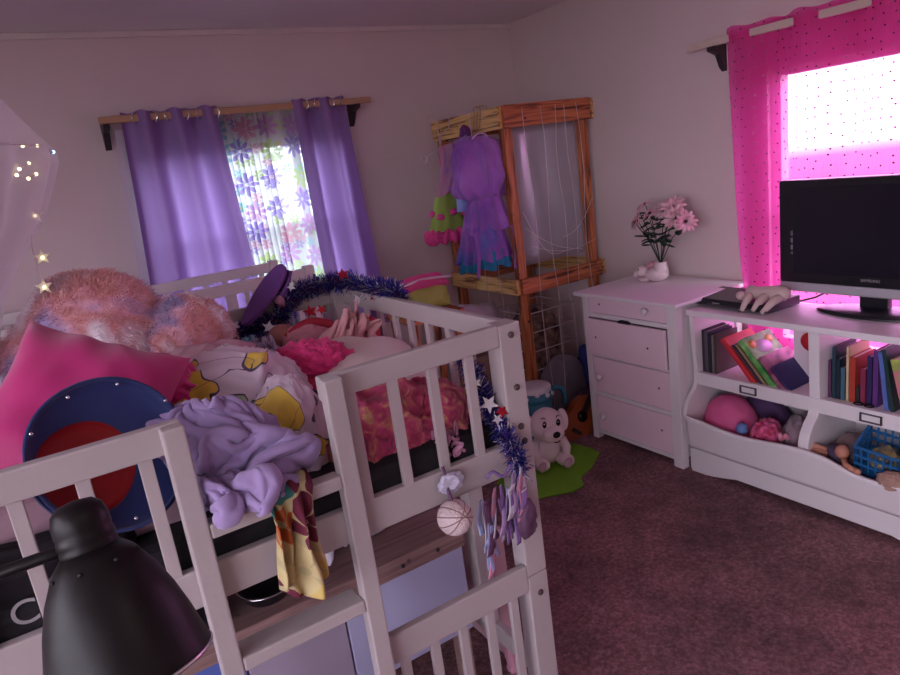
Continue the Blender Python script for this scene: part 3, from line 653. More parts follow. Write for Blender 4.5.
for k in range(34):
    nm, cc = RC[k % 6]; mt = bpy.data.materials.get(nm) or M(nm, cc, .5, .15, 20)
    x0 = rr.uniform(.73, .855); z0 = rr.uniform(.83, .90) if x0 > .77 else rr.uniform(.80, .86); ln = rr.uniform(.07, .17) if x0 < .81 else rr.uniform(.05, .12); yy = 1.215 - rr.random() * .03; w = rr.uniform(.006, .014); ph = rr.random() * 6; dx = rr.uniform(-.03, .01)
    MB().surf(lambda u, v: V((x0 + dx * v + (u - .5) * w * (1 + .6 * v) + .008 * sin(5 * v + ph), yy + .008 * sin(6 * v + ph) + .004 * (u - .5), z0 - ln * v)), 3, 14).build('ribbon', mt, t_, solid=.0012)
MB().tube([(.755 + .01 * k, 1.205, .89 + .012 * sin(k)) for k in range(10)], .004, 6).build('hanging_cord', bpy.data.materials['purple_ribbon'], t_)
tag(heap((.845, 1.20, .755), (.03, .022, .055), 57, .008, 6, nu=40, nv=24, floor=None).build('dark_charm', M('plum_charm', (.11, .05, .10), .6, .3, 30)), 'plum coloured small doll hanging next to the corner post below the tinsel', 'ornament')

# ------------------------------------------------------------------ below the bed
cab = thing('storage_cabinet', 'low storage unit with brown wooden top rail and pale blue panels under the loft bed', 'cabinet', (.35, 1.75, 0))
BW = wood_mat('brown_board', 0, (.34, .22, .20), (.28, .175, .16), (.20, .12, .11))
MB().box(-.5, .84, 1.50, 2.05, .545, .600).build('top_board', BW, cab, bevel=.004)
PB = M('pale_blue_panel', (.42, .43, .62), .7, .05, 5); GP = M('grey_lilac_panel', (.36, .31, .40), .7, .05, 5); BP = M('blue_panel', (.10, .16, .50), .7, .06, 5)
lab(MB().box(.46, .83, 1.505, 1.53, .275, .545).build('panel', PB, cab, bevel=.002), 'pale blue panel'); lab(MB().box(.20, .455, 1.505, 1.53, .275, .545).build('panel', GP, cab, bevel=.002), 'grey lilac panel'); lab(MB().box(-.5, .195, 1.505, 1.53, .275, .545).build('panel', BP, cab, bevel=.002), 'strong blue panel')
MB().box(-.5, .83, 1.53, 2.04, .275, .29).build('bottom_board', BW, cab)
for x in (-.49, .79):
    for y in (1.53, 2.0): MB().box(x, x + .04, y, y + .04, 0, .275).build('leg', BW, cab)
for x in (.52, .64, .75): MB().lathe([(.0001, 0), (.006, 0), (.006, .003), (.0001, .004)], Matrix.Translation((x, 1.50, .572)) @ RX, 10).build('bolt', DARK, cab)
tag(moved(RAGM, (0.52, 1.58, 0.601), 0.8, 1).build('white_cloth', M('white_cloth', (.74, .72, .80), .8), solid=.004, sub=1), 'crumpled white cloth lying on the storage unit top under the bed', 'cloth')
tag(pillow((.66, 1.75, .66), (.3, .3, .12), (0, 0, .2), 3).build('small_pillow', M('lilac_white_case', (.60, .55, .66), .8)), 'lilac white pillow lying on the storage unit under the bed', 'pillow')
t_ = thing('frying_pan', 'dark shallow pan with silver rim on the storage unit under the bed', 'pan', (.24, 1.58, .601))
MB().lathe([(.0001, 0), (.055, 0), (.07, .03), (.072, .032), (.068, .032), (.052, .004), (.0001, .004)], Matrix.Translation((.30, 1.60, .601))).build('bowl', BLACK, t_)
MB().tube([(.30 + .072 * cos(2 * pi * k / 28), 1.60 + .072 * sin(2 * pi * k / 28), .633) for k in range(28)], .003, 6, True).build('rim', CHROME, t_)
tag(heap((.08, 1.6, .601), (.12, .09, .08), 63, .014, 8).build('black_cloth', M('charcoal_cloth', (.02, .02, .025), .9)), 'black cloth heaped on the storage unit behind the ladder', 'cloth')
t_ = thing('toy_box', 'pale pink box with small dots standing beyond the foot end', 'box', (1.025, 1.775, 0))
MB().box(1.0, 1.05, 1.62, 1.93, 0, .46).build('box_body', M('pink_card', (.66, .44, .50), .6, .05), t_, bevel=.006)
for k in range(5): MB().lathe([(.0001, 0), (.005, 0), (.005, .002), (.0001, .002)], Matrix.Translation((1.0, 1.67 + .05 * (k % 3), .30 + .06 * (k // 2))) @ Euler((0, -pi / 2, 0)).to_matrix().to_4x4(), 8).build('dot', M('dot_pink', (.4, .2, .26), .6), t_)
tag(heap((1.0, 1.56, 0), (.035, .03, .09), 67, .014, 6, nu=50, nv=30).build('pink_ruffle', M('bright_pink_net', (.70, .34, .46), .8)), 'ruffled pink net scrap on the carpet beside the pink box', 'cloth')

# ------------------------------------------------------------------ white crib beyond the bed, by the back window
cr = thing('crib', 'white slatted crib standing between the loft bed and the back window', 'crib', (.1, 3.2, 0))
for x in (-.65, 1.03):
    for y in (2.95, 3.47): MB().box(x, x + .045, y, y + .045, 0, 1.235).build('post', WHITE, cr, bevel=.004)
for y in (2.957, 3.477):
    MB().box(-.605, 1.03, y, y + .03, 1.175, 1.225).build('top_rail', WHITE, cr, bevel=.004); MB().box(-.605, 1.03, y, y + .03, .45, .52).build('bottom_rail', WHITE, cr, bevel=.004)
    for k in range(17): MB().box(-.55 + .095 * k, -.525 + .095 * k, y + .008, y + .022, .52, 1.175).build('slat', WHITE, cr)
for x in (-.64, 1.04):
    MB().box(x, x + .025, 2.995, 3.47, 1.14, 1.19).build('end_rail', WHITE, cr, bevel=.004); MB().box(x, x + .025, 2.995, 3.47, .45, .52).build('end_rail', WHITE, cr, bevel=.004)
MB().box(-.6, 1.03, 3.0, 3.47, .48, .60).build('mattress', M('crib_mattress', (.55, .5, .6), .8), cr, bevel=.02)

# ------------------------------------------------------------------ netting with star lights
def net_mat():
    m, t, o = nt('white_netting'); a = N(t, 'BsdfDiffuse', {'Color': (.80, .74, .80, 1)}); b = N(t, 'BsdfTranslucent', {'Color': (.85, .78, .84, 1)})
    mx = N(t, 'MixShader', {0: .5, 1: a.outputs[0], 2: b.outputs[0]}); tr = N(t, 'BsdfTransparent')
    out = N(t, 'MixShader', {0: .40, 1: mx.outputs[0], 2: tr.outputs[0]}); t.links.new(out.outputs[0], o.inputs[0]); return m
cn = thing('bed_canopy', 'sheer white canopy net hanging from the ceiling over the bed', 'canopy', (-.30, 2.0, 1.12))
AXX, AXY = -.285, 2.0
prof = [(2.40, .015), (2.2, .13), (2.05, .225), (1.893, .315), (1.80, .375), (1.76, .402), (1.73, .400), (1.68, .375), (1.60, .335), (1.50, .255), (1.41, .20), (1.30, .16), (1.14, .14)]
def netf(u, v):
    i = min(int(v * (len(prof) - 1)), len(prof) - 2); f = v * (len(prof) - 1) - i
    z = prof[i][0] * (1 - f) + prof[i + 1][0] * f; r = prof[i][1] * (1 - f) + prof[i + 1][1] * f
    k = max(0, (v - .25)); r *= 1 + (.05 + .05 * max(0, v - .45)) * sin(2 * pi * u * 15 + .8 * sin(4 * v)) * min(1, 3 * k) - (.05 + .05 * max(0, v - .45)) * .6 * min(1, 3 * k)
    return V((AXX + r * cos(2 * pi * u), AXY + r * sin(2 * pi * u), z))
MB().surf(netf, 180, 60, True).build('netting', net_mat(), cn)
MB().tube([(AXX + .392 * cos(2 * pi * k / 40), AXY + .392 * sin(2 * pi * k / 40), 1.762) for k in range(40)], .0014, 6, True).build('hoop', WHITE, cn)
def emis(name, col, s):
    m, t, o = nt(name); e = N(t, 'Emission', {'Color': c4(col), 'Strength': s}); t.links.new(e.outputs[0], o.inputs[0]); return m
WARM = emis('warm_bulb', (1, .80, .45), 1.6); CYAN = emis('blue_bulb', (.35, .65, 1), 1.6)
STARW = M('star_plastic', (.80, .78, .62), .4)
WIRE = M('pale_wire', (.66, .58, .60), .5)
li = thing('string_lights', 'string of small star lights hanging from the canopy net', 'string lights', (.02, 2.0, 1.33))
MB().tube([(.055 - .0 * k, 2.0 - .02, 1.70 - .09 * k) if k < 1 else (.035 - .009 * k + .006 * sin(2 * k), 1.98, 1.70 - .078 * k) for k in range(6)], .0022, 5).build('wire', WIRE, li)
for (z, x, mt) in ((1.508, .026, None), (1.436, .012, None), (1.362, -.004, None), (1.61, .035, None)):
    o = star(MB(), (x, 1.972, z), .021, (-.1, -1, .25), .008, .3).build('star', STARW, li)
    lab(MB().ball((x, 1.962, z), .0035, 8, 6).build('bulb', WARM, o), 'small glowing bulb')
l2 = thing('string_lights', 'cluster of glowing fairy lights wound inside the canopy hoop', 'string lights', (0.0, 1.9, 1.70))
bp_ = [(22, 138, 'w'), (36, 140, 'w'), (50, 153, 'c'), (27, 170, 'w'), (33, 180, 'w'), (25, 174, 'w'), (40, 181, 'w'), (33, 166, 'w')]
bpts = [(.048, 1.87, 1.765), (.078, 1.90, 1.766), (.112, 1.98, 1.755), (.028, 1.80, 1.712), (.04, 1.80, 1.69), (.02, 1.80, 1.70), (.058, 1.84, 1.70), (.05, 1.84, 1.725)]
MB().tube([bpts[i] for i in (0, 1, 2, 7, 3, 5, 4, 6)], .0016, 5).build('wire', WIRE, l2)
for p, b in zip(bpts, bp_): MB().ball(p, .0036, 8, 6).build('bulb', WARM if b[2] == 'w' else CYAN, l2)

# ------------------------------------------------------------------ desk lamp in the foreground
lp = thing('floor_lamp', 'black metal reading lamp with bell shade close to the camera', 'lamp', (-.42, .84, 0))
Pn = V((-.024, .758, 1.312)); Pr = V((-.014, .70, 1.125)); axl = (Pn - Pr).normalized()
ql = axl.to_track_quat('Z', 'Y').to_matrix().to_4x4(); ML = Matrix.Translation((-.0215, .7445, 1.2685)) @ ql @ Matrix.Scale(.94, 4)
MB().lathe([(.083, -.146), (.085, -.145), (.0845, -.142), (.081, -.125), (.076, -.10), (.068, -.07), (.057, -.04), (.042, -.012), (.030, .0), (.0285, .0), (.041, -.016), (.055, -.044), (.066, -.074), (.074, -.103), (.079, -.127), (.083, -.146)], ML, 56).build('shade', LAMP, lp)
lab(MB().lathe([(.0842, -.147), (.0862, -.146), (.0865, -.143), (.0845, -.141), (.0842, -.147)], ML, 56).build('shade_rim', CHROME, lp), 'thin bright rim')
MB().lathe([(.029, -.004), (.030, .004), (.0285, .007), (.030, .010), (.030, .016), (.0285, .019), (.0295, .022), (.029, .035), (.026, .046), (.018, .053), (.0001, .056)], ML, 40).build('socket_cap', LAMP, lp)
MB().lathe([(.0001, -.085), (.018, -.08), (.028, -.062), (.024, -.035), (.013, -.015), (.013, .0)], ML, 24).build('bulb', M('frosted_bulb', (.7, .68, .64), .3), lp)
for k in range(8):
    w = 2 * pi * k / 8 + .3; MB().ball(ML @ V((.0455 * cos(w), .0455 * sin(w), -.0165)), .0022, 6, 5).build('vent_hole', BLACK, lp)
a0 = ML @ V((0, 0, .008))
MB().tube([a0 + (V((-.40, .09, -.075))) * (k / 10) + V((0, 0, .012 * sin(pi * k / 10))) for k in range(11)], .0065, 10).build('arm', LAMP, lp)
e0 = a0 + V((-.40, .09, -.075))
MB().tube([e0, (e0.x, e0.y, .03)], .009, 10).build('pole', LAMP, lp)
MB().lathe([(.0001, 0), (.13, 0), (.13, .012), (.04, .026), (.0001, .03)], Matrix.Translation((e0.x, e0.y, 0)), 40).build('base', LAMP, lp)

# ------------------------------------------------------------------ wooden rack in the corner
WX = wood_mat('scorched_pine_x', 0, (.62, .21, .085), (.42, .12, .045), (.075, .02, .012)); WZ = wood_mat('scorched_pine_z', 2, (.62, .22, .085), (.42, .13, .045), (.075, .02, .012))
WY = wood_mat('yellowish_wood_y', 1, (.86, .58, .24), (.70, .43, .15), (.20, .08, .03))  # beams along y coloured yellower than the front boards
rk = thing('clothes_rack', 'orange-brown scorched wooden frame rack in the corner', 'rack', (2.6, 3.36, 0))
XA, YA = 2.285, 3.02
for (x, y) in ((XA, YA), (2.835, YA), (XA, 3.66), (2.835, 3.66)): MB().box(x, x + .055, y, y + .045, 0, 1.74 if y == YA else 1.85).build('post', WZ, rk, bevel=.003)
MB().box(XA - .005, 2.895, YA - .028, YA, 1.735, 1.853).build('front_beam', WX, rk, bevel=.004); MB().box(XA - .005, 2.895, YA - .028, YA, .822, .912).build('front_beam', WX, rk, bevel=.004)
MB().box(XA, XA + .055, YA, YA + .045, 1.74, 1.853).build('post_cap', WZ, rk)
for z0, z1 in ((1.735, 1.850), (.822, .912)):
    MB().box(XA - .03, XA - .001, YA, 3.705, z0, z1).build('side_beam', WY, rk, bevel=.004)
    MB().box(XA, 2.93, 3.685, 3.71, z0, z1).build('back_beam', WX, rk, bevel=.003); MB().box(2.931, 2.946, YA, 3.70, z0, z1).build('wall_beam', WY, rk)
lab(MB().lathe([(.0001, 0), (.012, 0), (.012, .003), (.0001, .004)], Matrix.Translation((XA - .03, 3.62, 1.79)) @ Euler((0, -pi / 2, 0)).to_matrix().to_4x4(), 14).build('knot', M('knot', (.25, .14, .06), .6), rk), 'round wood knot')
def sheet_mat():
    m, t, o = nt('clear_sheet'); tr = N(t, 'BsdfTransparent', {'Color': (.92, .93, .96, 1)}); g = N(t, 'BsdfGlossy', {'Roughness': .28, 'Color': (.8, .8, .85, 1)}); d = N(t, 'BsdfDiffuse', {'Color': (.62, .60, .70, 1)})
    a = N(t, 'MixShader', {0: .5, 1: g.outputs[0], 2: d.outputs[0]}); b = N(t, 'MixShader', {0: .40, 1: tr.outputs[0], 2: a.outputs[0]}); t.links.new(b.outputs[0], o.inputs[0]); return m
tag(MB().surf(lambda u, v: V((2.365 + .465 * u, YA + .052 + .0035 * sin(2 * pi * 2.6 * u + 2 * noise.noise(V((u * 3, v * 2, 1)))), .97 + .79 * v)), 90, 12).build('plastic_sheet', sheet_mat(), solid=.002), 'clear crinkled plastic sheet hung inside the wooden rack front', 'plastic sheet')
sg = thing('hanging_wires', 'thin pale fairy light wires dangling down the wooden rack', 'string lights', (2.5, YA - .04, .3))
rr = random.Random(11)
for (x, z1) in ((2.405, .05), (2.52, .10), (2.62, .55), (2.70, .12), (2.79, .3)):
    MB().tube([(x + .012 * sin(3.1 * k * .3 + x * 20), YA - .034 - .004 * (k % 2), 1.83 - (1.83 - z1) * k / 12) for k in range(13)], .0016, 5).build('strand', WIRE, sg)
for (xa, za, xb, zb, dp) in ((2.33, 1.28, 2.60, 1.02, .10), (2.33, 1.20, 2.74, 1.01, .04), (2.60, 1.10, 2.87, 1.32, .06), (2.36, 1.09, 2.86, 1.05, .05)):
    MB().tube([(xa + (xb - xa) * k / 14, YA - .036, za + (zb - za) * k / 14 - dp * sin(pi * k / 14)) for k in range(15)], .0016, 5).build('strand', WIRE, sg)
for (y, z1) in ((3.30, .55), (3.16, .5)): MB().tube([(XA - .036, y + .006 * sin(k), 1.0 - (1.0 - z1) * k / 10 - .0 * k) for k in range(11)], .0022, 5).build('strand', WIRE, sg)

# clothes on the rack
def hanger(parent, x0, x1, y, zt, ztop, mat):
    xm = (x0 + x1) / 2
    MB().tube([(x0, y, zt - .05), (xm, y, zt), (x1, y, zt - .05)], .0045, 6).build('hanger', mat, parent)
    MB().tube([(xm, y, zt), (xm, y, ztop - .03)] + [(xm - .028 + .028 * cos(a), y, ztop - .03 + .03 * sin(a) + .012) for a in [pi * k / 8 for k in range(9)]], .003, 6).build('hanger_hook', mat, parent)
def skirt(c, z0, z1, r0, r1, n, amp, seed, ry=.6, skew=0):
    def fn(u, v):
        r = r0 + (r1 - r0) * v ** .8; k = 1 + amp * (.25 + v) * sin(2 * pi * n * u + 2 * noise.noise(V((u * 3, v * 2, seed)))) + .12 * v * noise.noise(V((cos(6.28 * u) * 2, sin(6.28 * u) * 2, seed)))
        return V((c[0] + r * k * cos(2 * pi * u) + skew * v, c[1] + r * k * ry * sin(2 * pi * u), z0 + (z1 - z0) * v + .012 * v * sin(2 * pi * n * .5 * u + seed)))
    return MB().surf(fn, 120, 24, True)
def sparkle(name, stops, scale=4, z=True):
    m, t, o = nt(name); vec = obj_co(t)
    f = N(t, 'TexNoise', {'Vector': vec, 'Scale': scale, 'Detail': 2}).outputs[0]
    s = N(t, 'TexVoronoi', {'Vector': vec, 'Scale': 150}).outputs['Distance']; sp = math_(t, 'LESS_THAN', s, .13)
    c = mixc(t, sp, ramp(t, f, stops), (.75, .62, .85))
    p = N(t, 'BsdfPrincipled', {'Base Color': c, 'Roughness': .5, 'Sheen Weight': .4}); t.links.new(p.outputs[0], o.inputs[0]); return m
HANG = M('pale_hanger', (.70, .56, .58), .4)
PSP = sparkle('purple_sparkle', [(.3, (.16, .05, .36)), (.5, (.30, .10, .50)), (.7, (.42, .18, .62))]); BSP = sparkle('blue_sparkle', [(.3, (.08, .20, .55)), (.6, (.30, .40, .78)), (.8, (.62, .50, .75))])
d1 = thing('dress', 'sparkly purple and blue layered dress hanging from the golden rack beam', 'dress', (2.28, 3.30, .98))
yd = 3.30
hanger(d1, 2.17, 2.43, yd, 1.735, 1.862, HANG)
def bodice(u, v):
    # puffed top: wide sleeves gathered at the waist
    prof_ = [(.045, 1.728), (.085, 1.735), (.150, 1.705), (.195, 1.64), (.212, 1.55), (.206, 1.47), (.165, 1.41), (.105, 1.395)]
    i = min(int(v * 7), 6); f = v * 7 - i; r = prof_[i][0] * (1 - f) + prof_[i + 1][0] * f; z = prof_[i][1] * (1 - f) + prof_[i + 1][1] * f
    a = 2 * pi * u; dn = V((cos(a) * 2.2, sin(a) * 2.2, v * 3))
    k = 1 + .10 * sin(11 * a + 3 * noise.noise(dn) + 2 * v) * min(1, v * 1.6) + .20 * noise.noise(dn * 1.1) + .10 * noise.noise(dn * 2.7)
    return V((2.32 + r * k * cos(a), yd + r * k * .48 * sin(a), z + .03 * noise.noise(dn * 1.5) * v - .03 * cos(a) * v * (1 - v)))
MB().surf(bodice, 150, 40, True).build('bodice', PSP, d1)
MB().tube([(2.32 + .052 * cos(w), yd - .045 - .02 * sin(w), 1.715 + .030 * sin(w)) for w in [2 * pi * k / 24 for k in range(24)]], .005, 6, True).build('neck_trim', M('lilac_trim', (.62, .40, .66), .6), d1)
lab(MB().lathe([(.0001, 0), (.05, 0), (.05, .002), (.0001, .002)], Matrix.Translation((2.32, yd - .046, 1.713)) @ Euler((RD(62), 0, 0)).to_matrix().to_4x4() @ Matrix.Diagonal((1, .66, 1, 1)), 24).build('neck_opening', M('plum_inside', (.035, .012, .05), .9), d1), 'dark neck opening')
def veil(u, v): return V((2.07 + .15 * u - .05 * v * (1 - u) + .02 * sin(4 * v), yd + .015 - .03 * sin(pi * u) - .012 * sin(17 * u + 2 * v), 1.70 - .25 * v + .03 * u - .02 * sin(9 * u) * v))
lab(MB().surf(veil, 40, 20).build('pink_veil', cloth('pink_tulle', (.62, .36, .50), (.66, .42, .56), .4, .25), d1), 'pale pink sheer veil')
def panel(u, v): return V((2.13 + .15 * u + .02 * sin(3 * v) + .02 * v, yd + .03 - .035 * sin(pi * u) - .008 * sin(14 * u), 1.70 - .36 * v + .05 * u - .06 * u * v))
lab(MB().surf(panel, 24, 20).build('blue_panel', BSP, d1, solid=.003), 'pale blue sparkly side panel')
skirt((2.335, yd), 1.42, 1.215, .105, .165, 11, .09, 3, .55).build('middle_tier', PSP, d1)
TEAL = multi('teal_purple_tulle', [(.35, (.03, .25, .50)), (.5, (.06, .16, .52)), (.62, (.20, .07, .42))], 5, .8)
skirt((2.30, yd), 1.245, 1.05, .13, .175, 13, .10, 6, .6, -.01).build('tulle_skirt', sparkle('violet_tulle', [(.35, (.06, .10, .45)), (.5, (.22, .06, .42)), (.7, (.28, .10, .5))]), d1)
skirt((2.30, yd), 1.10, 1.0, .155, .165, 15, .12, 8, .6, -.01).build('teal_hem', M('teal_tulle', (.02, .24, .40), .7, .3, 20), d1)
for x, zb in ((2.165, .965), (2.44, .97)): MB().surf(lambda u, v: V((x + .012 * sin(4 * v) + .022 * u, yd - .09, 1.22 - (1.22 - zb) * v)), 3, 14).build('ribbon_tie', PSP, d1, solid=.002)
d1.location = (2.125, 3.12, .985); d1.scale = (.93, .93, .97)
d2 = thing('dress', 'lime green skirt with hot pink ruffles hanging on the rack beside the purple dress', 'skirt', (2.17, 3.52, 1.1))
hanger(d2, 2.05, 2.30, 3.50, 1.69, 1.862, HANG)
MB().tube([(2.05 + .02 * cos(w), 3.49, 1.635 + .03 * sin(w)) for w in [2 * pi * k / 18 for k in range(18)]], .006, 6, True).build('hanger_loop', HANG, d2)
for dx in (-.0, .03): MB().tube([(2.165 + dx, 3.50, 1.69), (2.16 + dx * 2, 3.49, 1.56), (2.165 + dx * 2, 3.49, 1.42)], .008, 6).build('strap', M('pink_strap', (.70, .06, .28), .6), d2)
MB().tube([(2.175, 3.50, 1.69), (2.19, 3.50, 1.76), (2.27, 3.53, 1.80), (2.29, 3.54, 1.86), (2.325, 3.55, 1.875), (2.35, 3.55, 1.85)], .003, 6).build('hanger_hook', HANG, d2)
LIME = M('lime_cloth', (.30, .44, .08), .75, .15, 12); HOTP = M('hot_pink_ruffle', (.80, .08, .32), .75, .2, 25)
skirt((2.17, 3.50), 1.42, 1.20, .065, .135, 9, .05, 2, .6).build('green_skirt', LIME, d2)
def ruffle(c, z, r, th, n, seed, mat, ry=.6):
    def fn(u, v):
        a = 2 * pi * v; R = r + th * cos(a) * (1 + .3 * sin(2 * pi * n * u)) + .008 * sin(2 * pi * n * u)
        return V((c[0] + R * cos(2 * pi * u), c[1] + R * ry * sin(2 * pi * u), z + th * 1.1 * sin(a) + .012 * sin(2 * pi * n * u * .7 + seed) + .012*noise.noise(V((u*12, v*3, seed)))))
    return MB().surf(fn, 130, 12, True).build('pink_ruffle', mat, d2)
ruffle((2.17, 3.50), 1.18, .135, .032, 17, 1, HOTP)
for k in range(7):
    w = 2 * pi * k / 7 + .2; heap((2.17 + .10 * cos(w), 3.50 + .063 * sin(w), 1.295 + .02 * (k % 2)), (.026, .022, .02), k, .006, 5, nu=24, nv=16, floor=None).build('pink_rosette', HOTP, d2)
tag(heap((2.215, 3.28, 1.715), (.035, .03, .075), 5, .012, 7, nu=50, nv=40, floor=None).build('gathered_cloth', M('plum_cloth', (.17, .04, .20), .8)), 'dark purple gathered cloth knotted on the rack beam beside the hanger hooks', 'cloth')
for k, l in enumerate(('tan hanger hook over the golden beam nearest the front post', 'middle tan hanger hook over the golden beam', 'tan hanger hook over the golden beam nearest the purple knot')):
    y = 3.16 + .03 * k
    tag(MB().tube([(2.15 + .01 * k, y - .03, 1.69), (2.215, y - .01, 1.725), (2.246, y, 1.84)] + [(2.27 - .024 * cos(a), y + .004 * sin(a), 1.855 + .02 * sin(a)) for a in [pi * q_ / 8 for q_ in range(9)]] + [(2.294, y, 1.83)], .0035, 6).build('hanger_hook', M('tan_hook', (.52, .36, .24), .5)), l, 'hanger')
tag(heap((1.74, 3.15, .0), (.15, .10, .55), 71, .01, 7, nu=60, nv=50, floor=-.999, p=3).build('laundry_hamper', M('grey_lilac_hamper', (.30, .26, .34), .8)), 'lilac grey laundry bag behind the foot end', 'bag') if False else None
d2.location = (2.105, 3.415, 1.115); d2.scale = (.97, .97, .97)
# pink and green cushion behind the foot rail, on a stool
st = thing('stool', 'small wooden stool hidden behind the foot of the bed carrying the pink-green bag', 'stool', (1.75, 3.2, 0))
MB().box(1.58, 1.92, 3.06, 3.36, .80, .83).build('seat', WX, st, bevel=.005)
for x in (1.60, 1.87):
    for y in (3.08, 3.31): MB().box(x, x + .03, y, y + .03, 0, .80).build('leg', WZ, st)
bg = thing('toy_bag', 'bright lime and pink child bag with white edging behind the foot rail', 'bag', (1.75, 3.2, .831))
pillow((1.745, 3.2, .905), (.36, .15, .13), (RD(80), 0, RD(4)), 5, .008).build('bag_body', M('lime_bag_cloth', (.42, .52, .10), .6, .25, 9), bg)
pillow((1.74, 3.195, .985), (.35, .09, .10), (RD(30), 0, RD(4)), 6, .006).build('bag_flap', M('pink_bag_cloth', (.75, .10, .30), .6, .15, 9), bg)
MB().tube([(1.57 + .035 * k, 3.15 - .01 * sin(k), 1.0 + .014 * sin(pi * k / 10)) for k in range(11)], .007, 6).build('edging', M('white_edging', (.75, .68, .72), .6), bg)
# wire basket and soft things in the rack bottom
wb = thing('wire_basket', 'pale wire basket standing inside the lower rack', 'basket', (2.58, 3.28, 0))
for z in (.30, .42, .54, .66): MB().tube([(2.40, 3.15, z), (2.78, 3.15, z), (2.78, 3.5, z), (2.40, 3.5, z)], .004, 6, True).build('hoop_wire', WIRE, wb)
for k in range(10):
    x = 2.40 + .38 * k / 9
    if k % 3 == 0: MB().tube([(x, 3.15, 0), (x, 3.15, .66)], .0035, 6).build('upright_wire', WIRE, wb); MB().tube([(x, 3.5, 0), (x, 3.5, .66)], .0035, 6).build('upright_wire', WIRE, wb)
PAT = multi('leopard_cloth', [(.35, (.04, .02, .03)), (.5, (.22, .12, .10)), (.65, (.34, .22, .18))], 20, .9)
tag(heap((2.60, 3.33, .02), (.16, .14, .43), 73, .02, 8, p=2.8, floor=-.5).build('brown_blanket', PAT), 'brown mottled blanket piled in the wire basket', 'blanket')
tag(heap((2.60, 3.11, .0), (.17, .075, .23), 75, .014, 6, (1, .3, .2), floor=-.6).build('grey_bag', M('grey_bag_cloth', (.26, .22, .28), .8)), 'slumped grey cloth bag on the carpet in the rack', 'bag')
tag(heap((2.67, 2.94, .0), (.13, .07, .10), 76, .016, 7, floor=-.6).build('purple_cloth', M('deep_purple_cloth', (.085, .04, .13), .8)), 'deep purple cloth on the carpet beside the dresser', 'cloth')
tag(heap((2.82, 3.13, .0), (.06, .06, .22), 77, .01, 6, floor=-.7).build('blue_plush', M('royal_blue_plush', (.035, .05, .24), .85)), 'royal blue soft toy behind the dresser next to the wires', 'soft toy')
tag(pillow((2.145, 3.25, .64), (.30, .30, .14), (RD(70), RD(10), .2), 15).build('clear_bag', M('grey_white_plastic', (.48, .42, .48), .45), base=(2.15, 3.2, .5)), 'greyish white plastic bag beyond the corner post of the bed', 'bag')
tag(MB().box(1.99, 2.235, 3.14, 3.34, 0, .50).build('cardboard_box', M('kraft_card', (.26, .17, .13), .8), bevel=.004), 'plain brown box under the greyish plastic bag', 'box')

# ------------------------------------------------------------------ toys on the green mat
def blobpoly(c, r, n, seed): return [(c[0] + r[0] * cos(2 * pi * k / n) * (1 + .14 * noise.noise(V((cos(2 * pi * k / n) * 1.3, sin(2 * pi * k / n) * 1.3, seed)))), c[1] + r[1] * sin(2 * pi * k / n) * (1 + .14 * noise.noise(V((cos(2 * pi * k / n) * 1.3, 3 + sin(2 * pi * k / n) * 1.3, seed))))) for k in range(n)]
gm = [(1.74, 2.36), (1.90, 2.285), (1.985, 2.29), (2.03, 2.36), (2.14, 2.40), (2.285, 2.49), (2.30, 2.56), (2.27, 2.70), (2.1, 2.82), (1.85, 2.80), (1.70, 2.62)]
tag(MB().prism(gm, 2, .001, .012).build('play_mat', M('grass_green_felt', (.16, .40, .02), .9, .2, 10, .3, 200), bevel=.004), 'grass green irregular play mat on the carpet beneath the toy dog', 'mat')
dg = thing('toy_dog', 'white plastic puppy toy with black nose sitting on the green mat', 'toy dog', (2.09, 2.62, .012))
DW = M('white_toy_plastic', (.80, .68, .70), .35, .04); BK = M('toy_black', (.012, .01, .012), .25)
B = V((2.03, 2.60, .012)); fw = V((-.40, -.92, 0)).normalized(); rt = V((.92, -.40, 0)).normalized()
def L(r, f, z): return B + rt * r + fw * f + V((0, 0, z))
MB().ball(L(0, -.01, .085), (.085, .075, .09), 28, 18).build('body', DW, dg)
hd = MB().surf(lambda u, v: L(0, .02, .225) + rt * (.092 * sin(pi * v) * cos(2 * pi * u) * (1 - .12 * cos(pi * v))) + fw * (.075 * sin(pi * v) * sin(2 * pi * u) * (1 + .45 * max(0, sin(2 * pi * u)) * max(0, -cos(pi * v) + .15))) + V((0, 0, .088 * cos(pi * v))), 32, 20, True); hd.build('head', DW, dg)
MB().ball(L(.012, .095, .195), (.062, .045, .045), 24, 16).build('muzzle', DW, dg)
MB().ball(L(.016, .140, .208), (.022, .014, .016), 16, 10).build('nose', BK, dg)
MB().tube([L(-.004 + .006 * k, .138 - .002 * abs(k - 3), .172 - .006 * sin(pi * k / 6)) for k in range(7)], .003, 6).build('mouth', BK, dg)
for s in (-1, 1):
    e = MB().ball(L(.008 + s * .036, .088, .25), (.0125, .008, .019), 14, 10).build('eye', BK, dg)
    MB().ball(L(.008 + s * .036 - .003, .096, .257), .004, 8, 6).build('eye_glint', DW, e)
    MB().tube([L(.008 + s * (.028 + .005 * k), .085 - .003 * k, .279 + .006 * sin(pi * k / 4)) for k in range(5)], .0022, 5).build('eyebrow', BK, dg)
    MB().ball(L(s * .092, .0, .225), (.026, .035, .062), 18, 12).build('ear', DW, dg)
    MB().ball(L(s * .065, .07, .035), (.040, .06, .035), 18, 12).build('foot', DW, dg)
    lab(MB().ball(L(s * .068, .122, .038), (.03, .012, .028), 16, 10).build('paw_pad', M('pad_mauve', (.48, .34, .40), .5), dg), 'mauve paw pad')
    MB().tube([L(s * .07, .02, .13), L(s * .085, .05, .09), L(s * .07, .075, .065)], [.026, .024, .022], 12).build('arm', DW, dg)
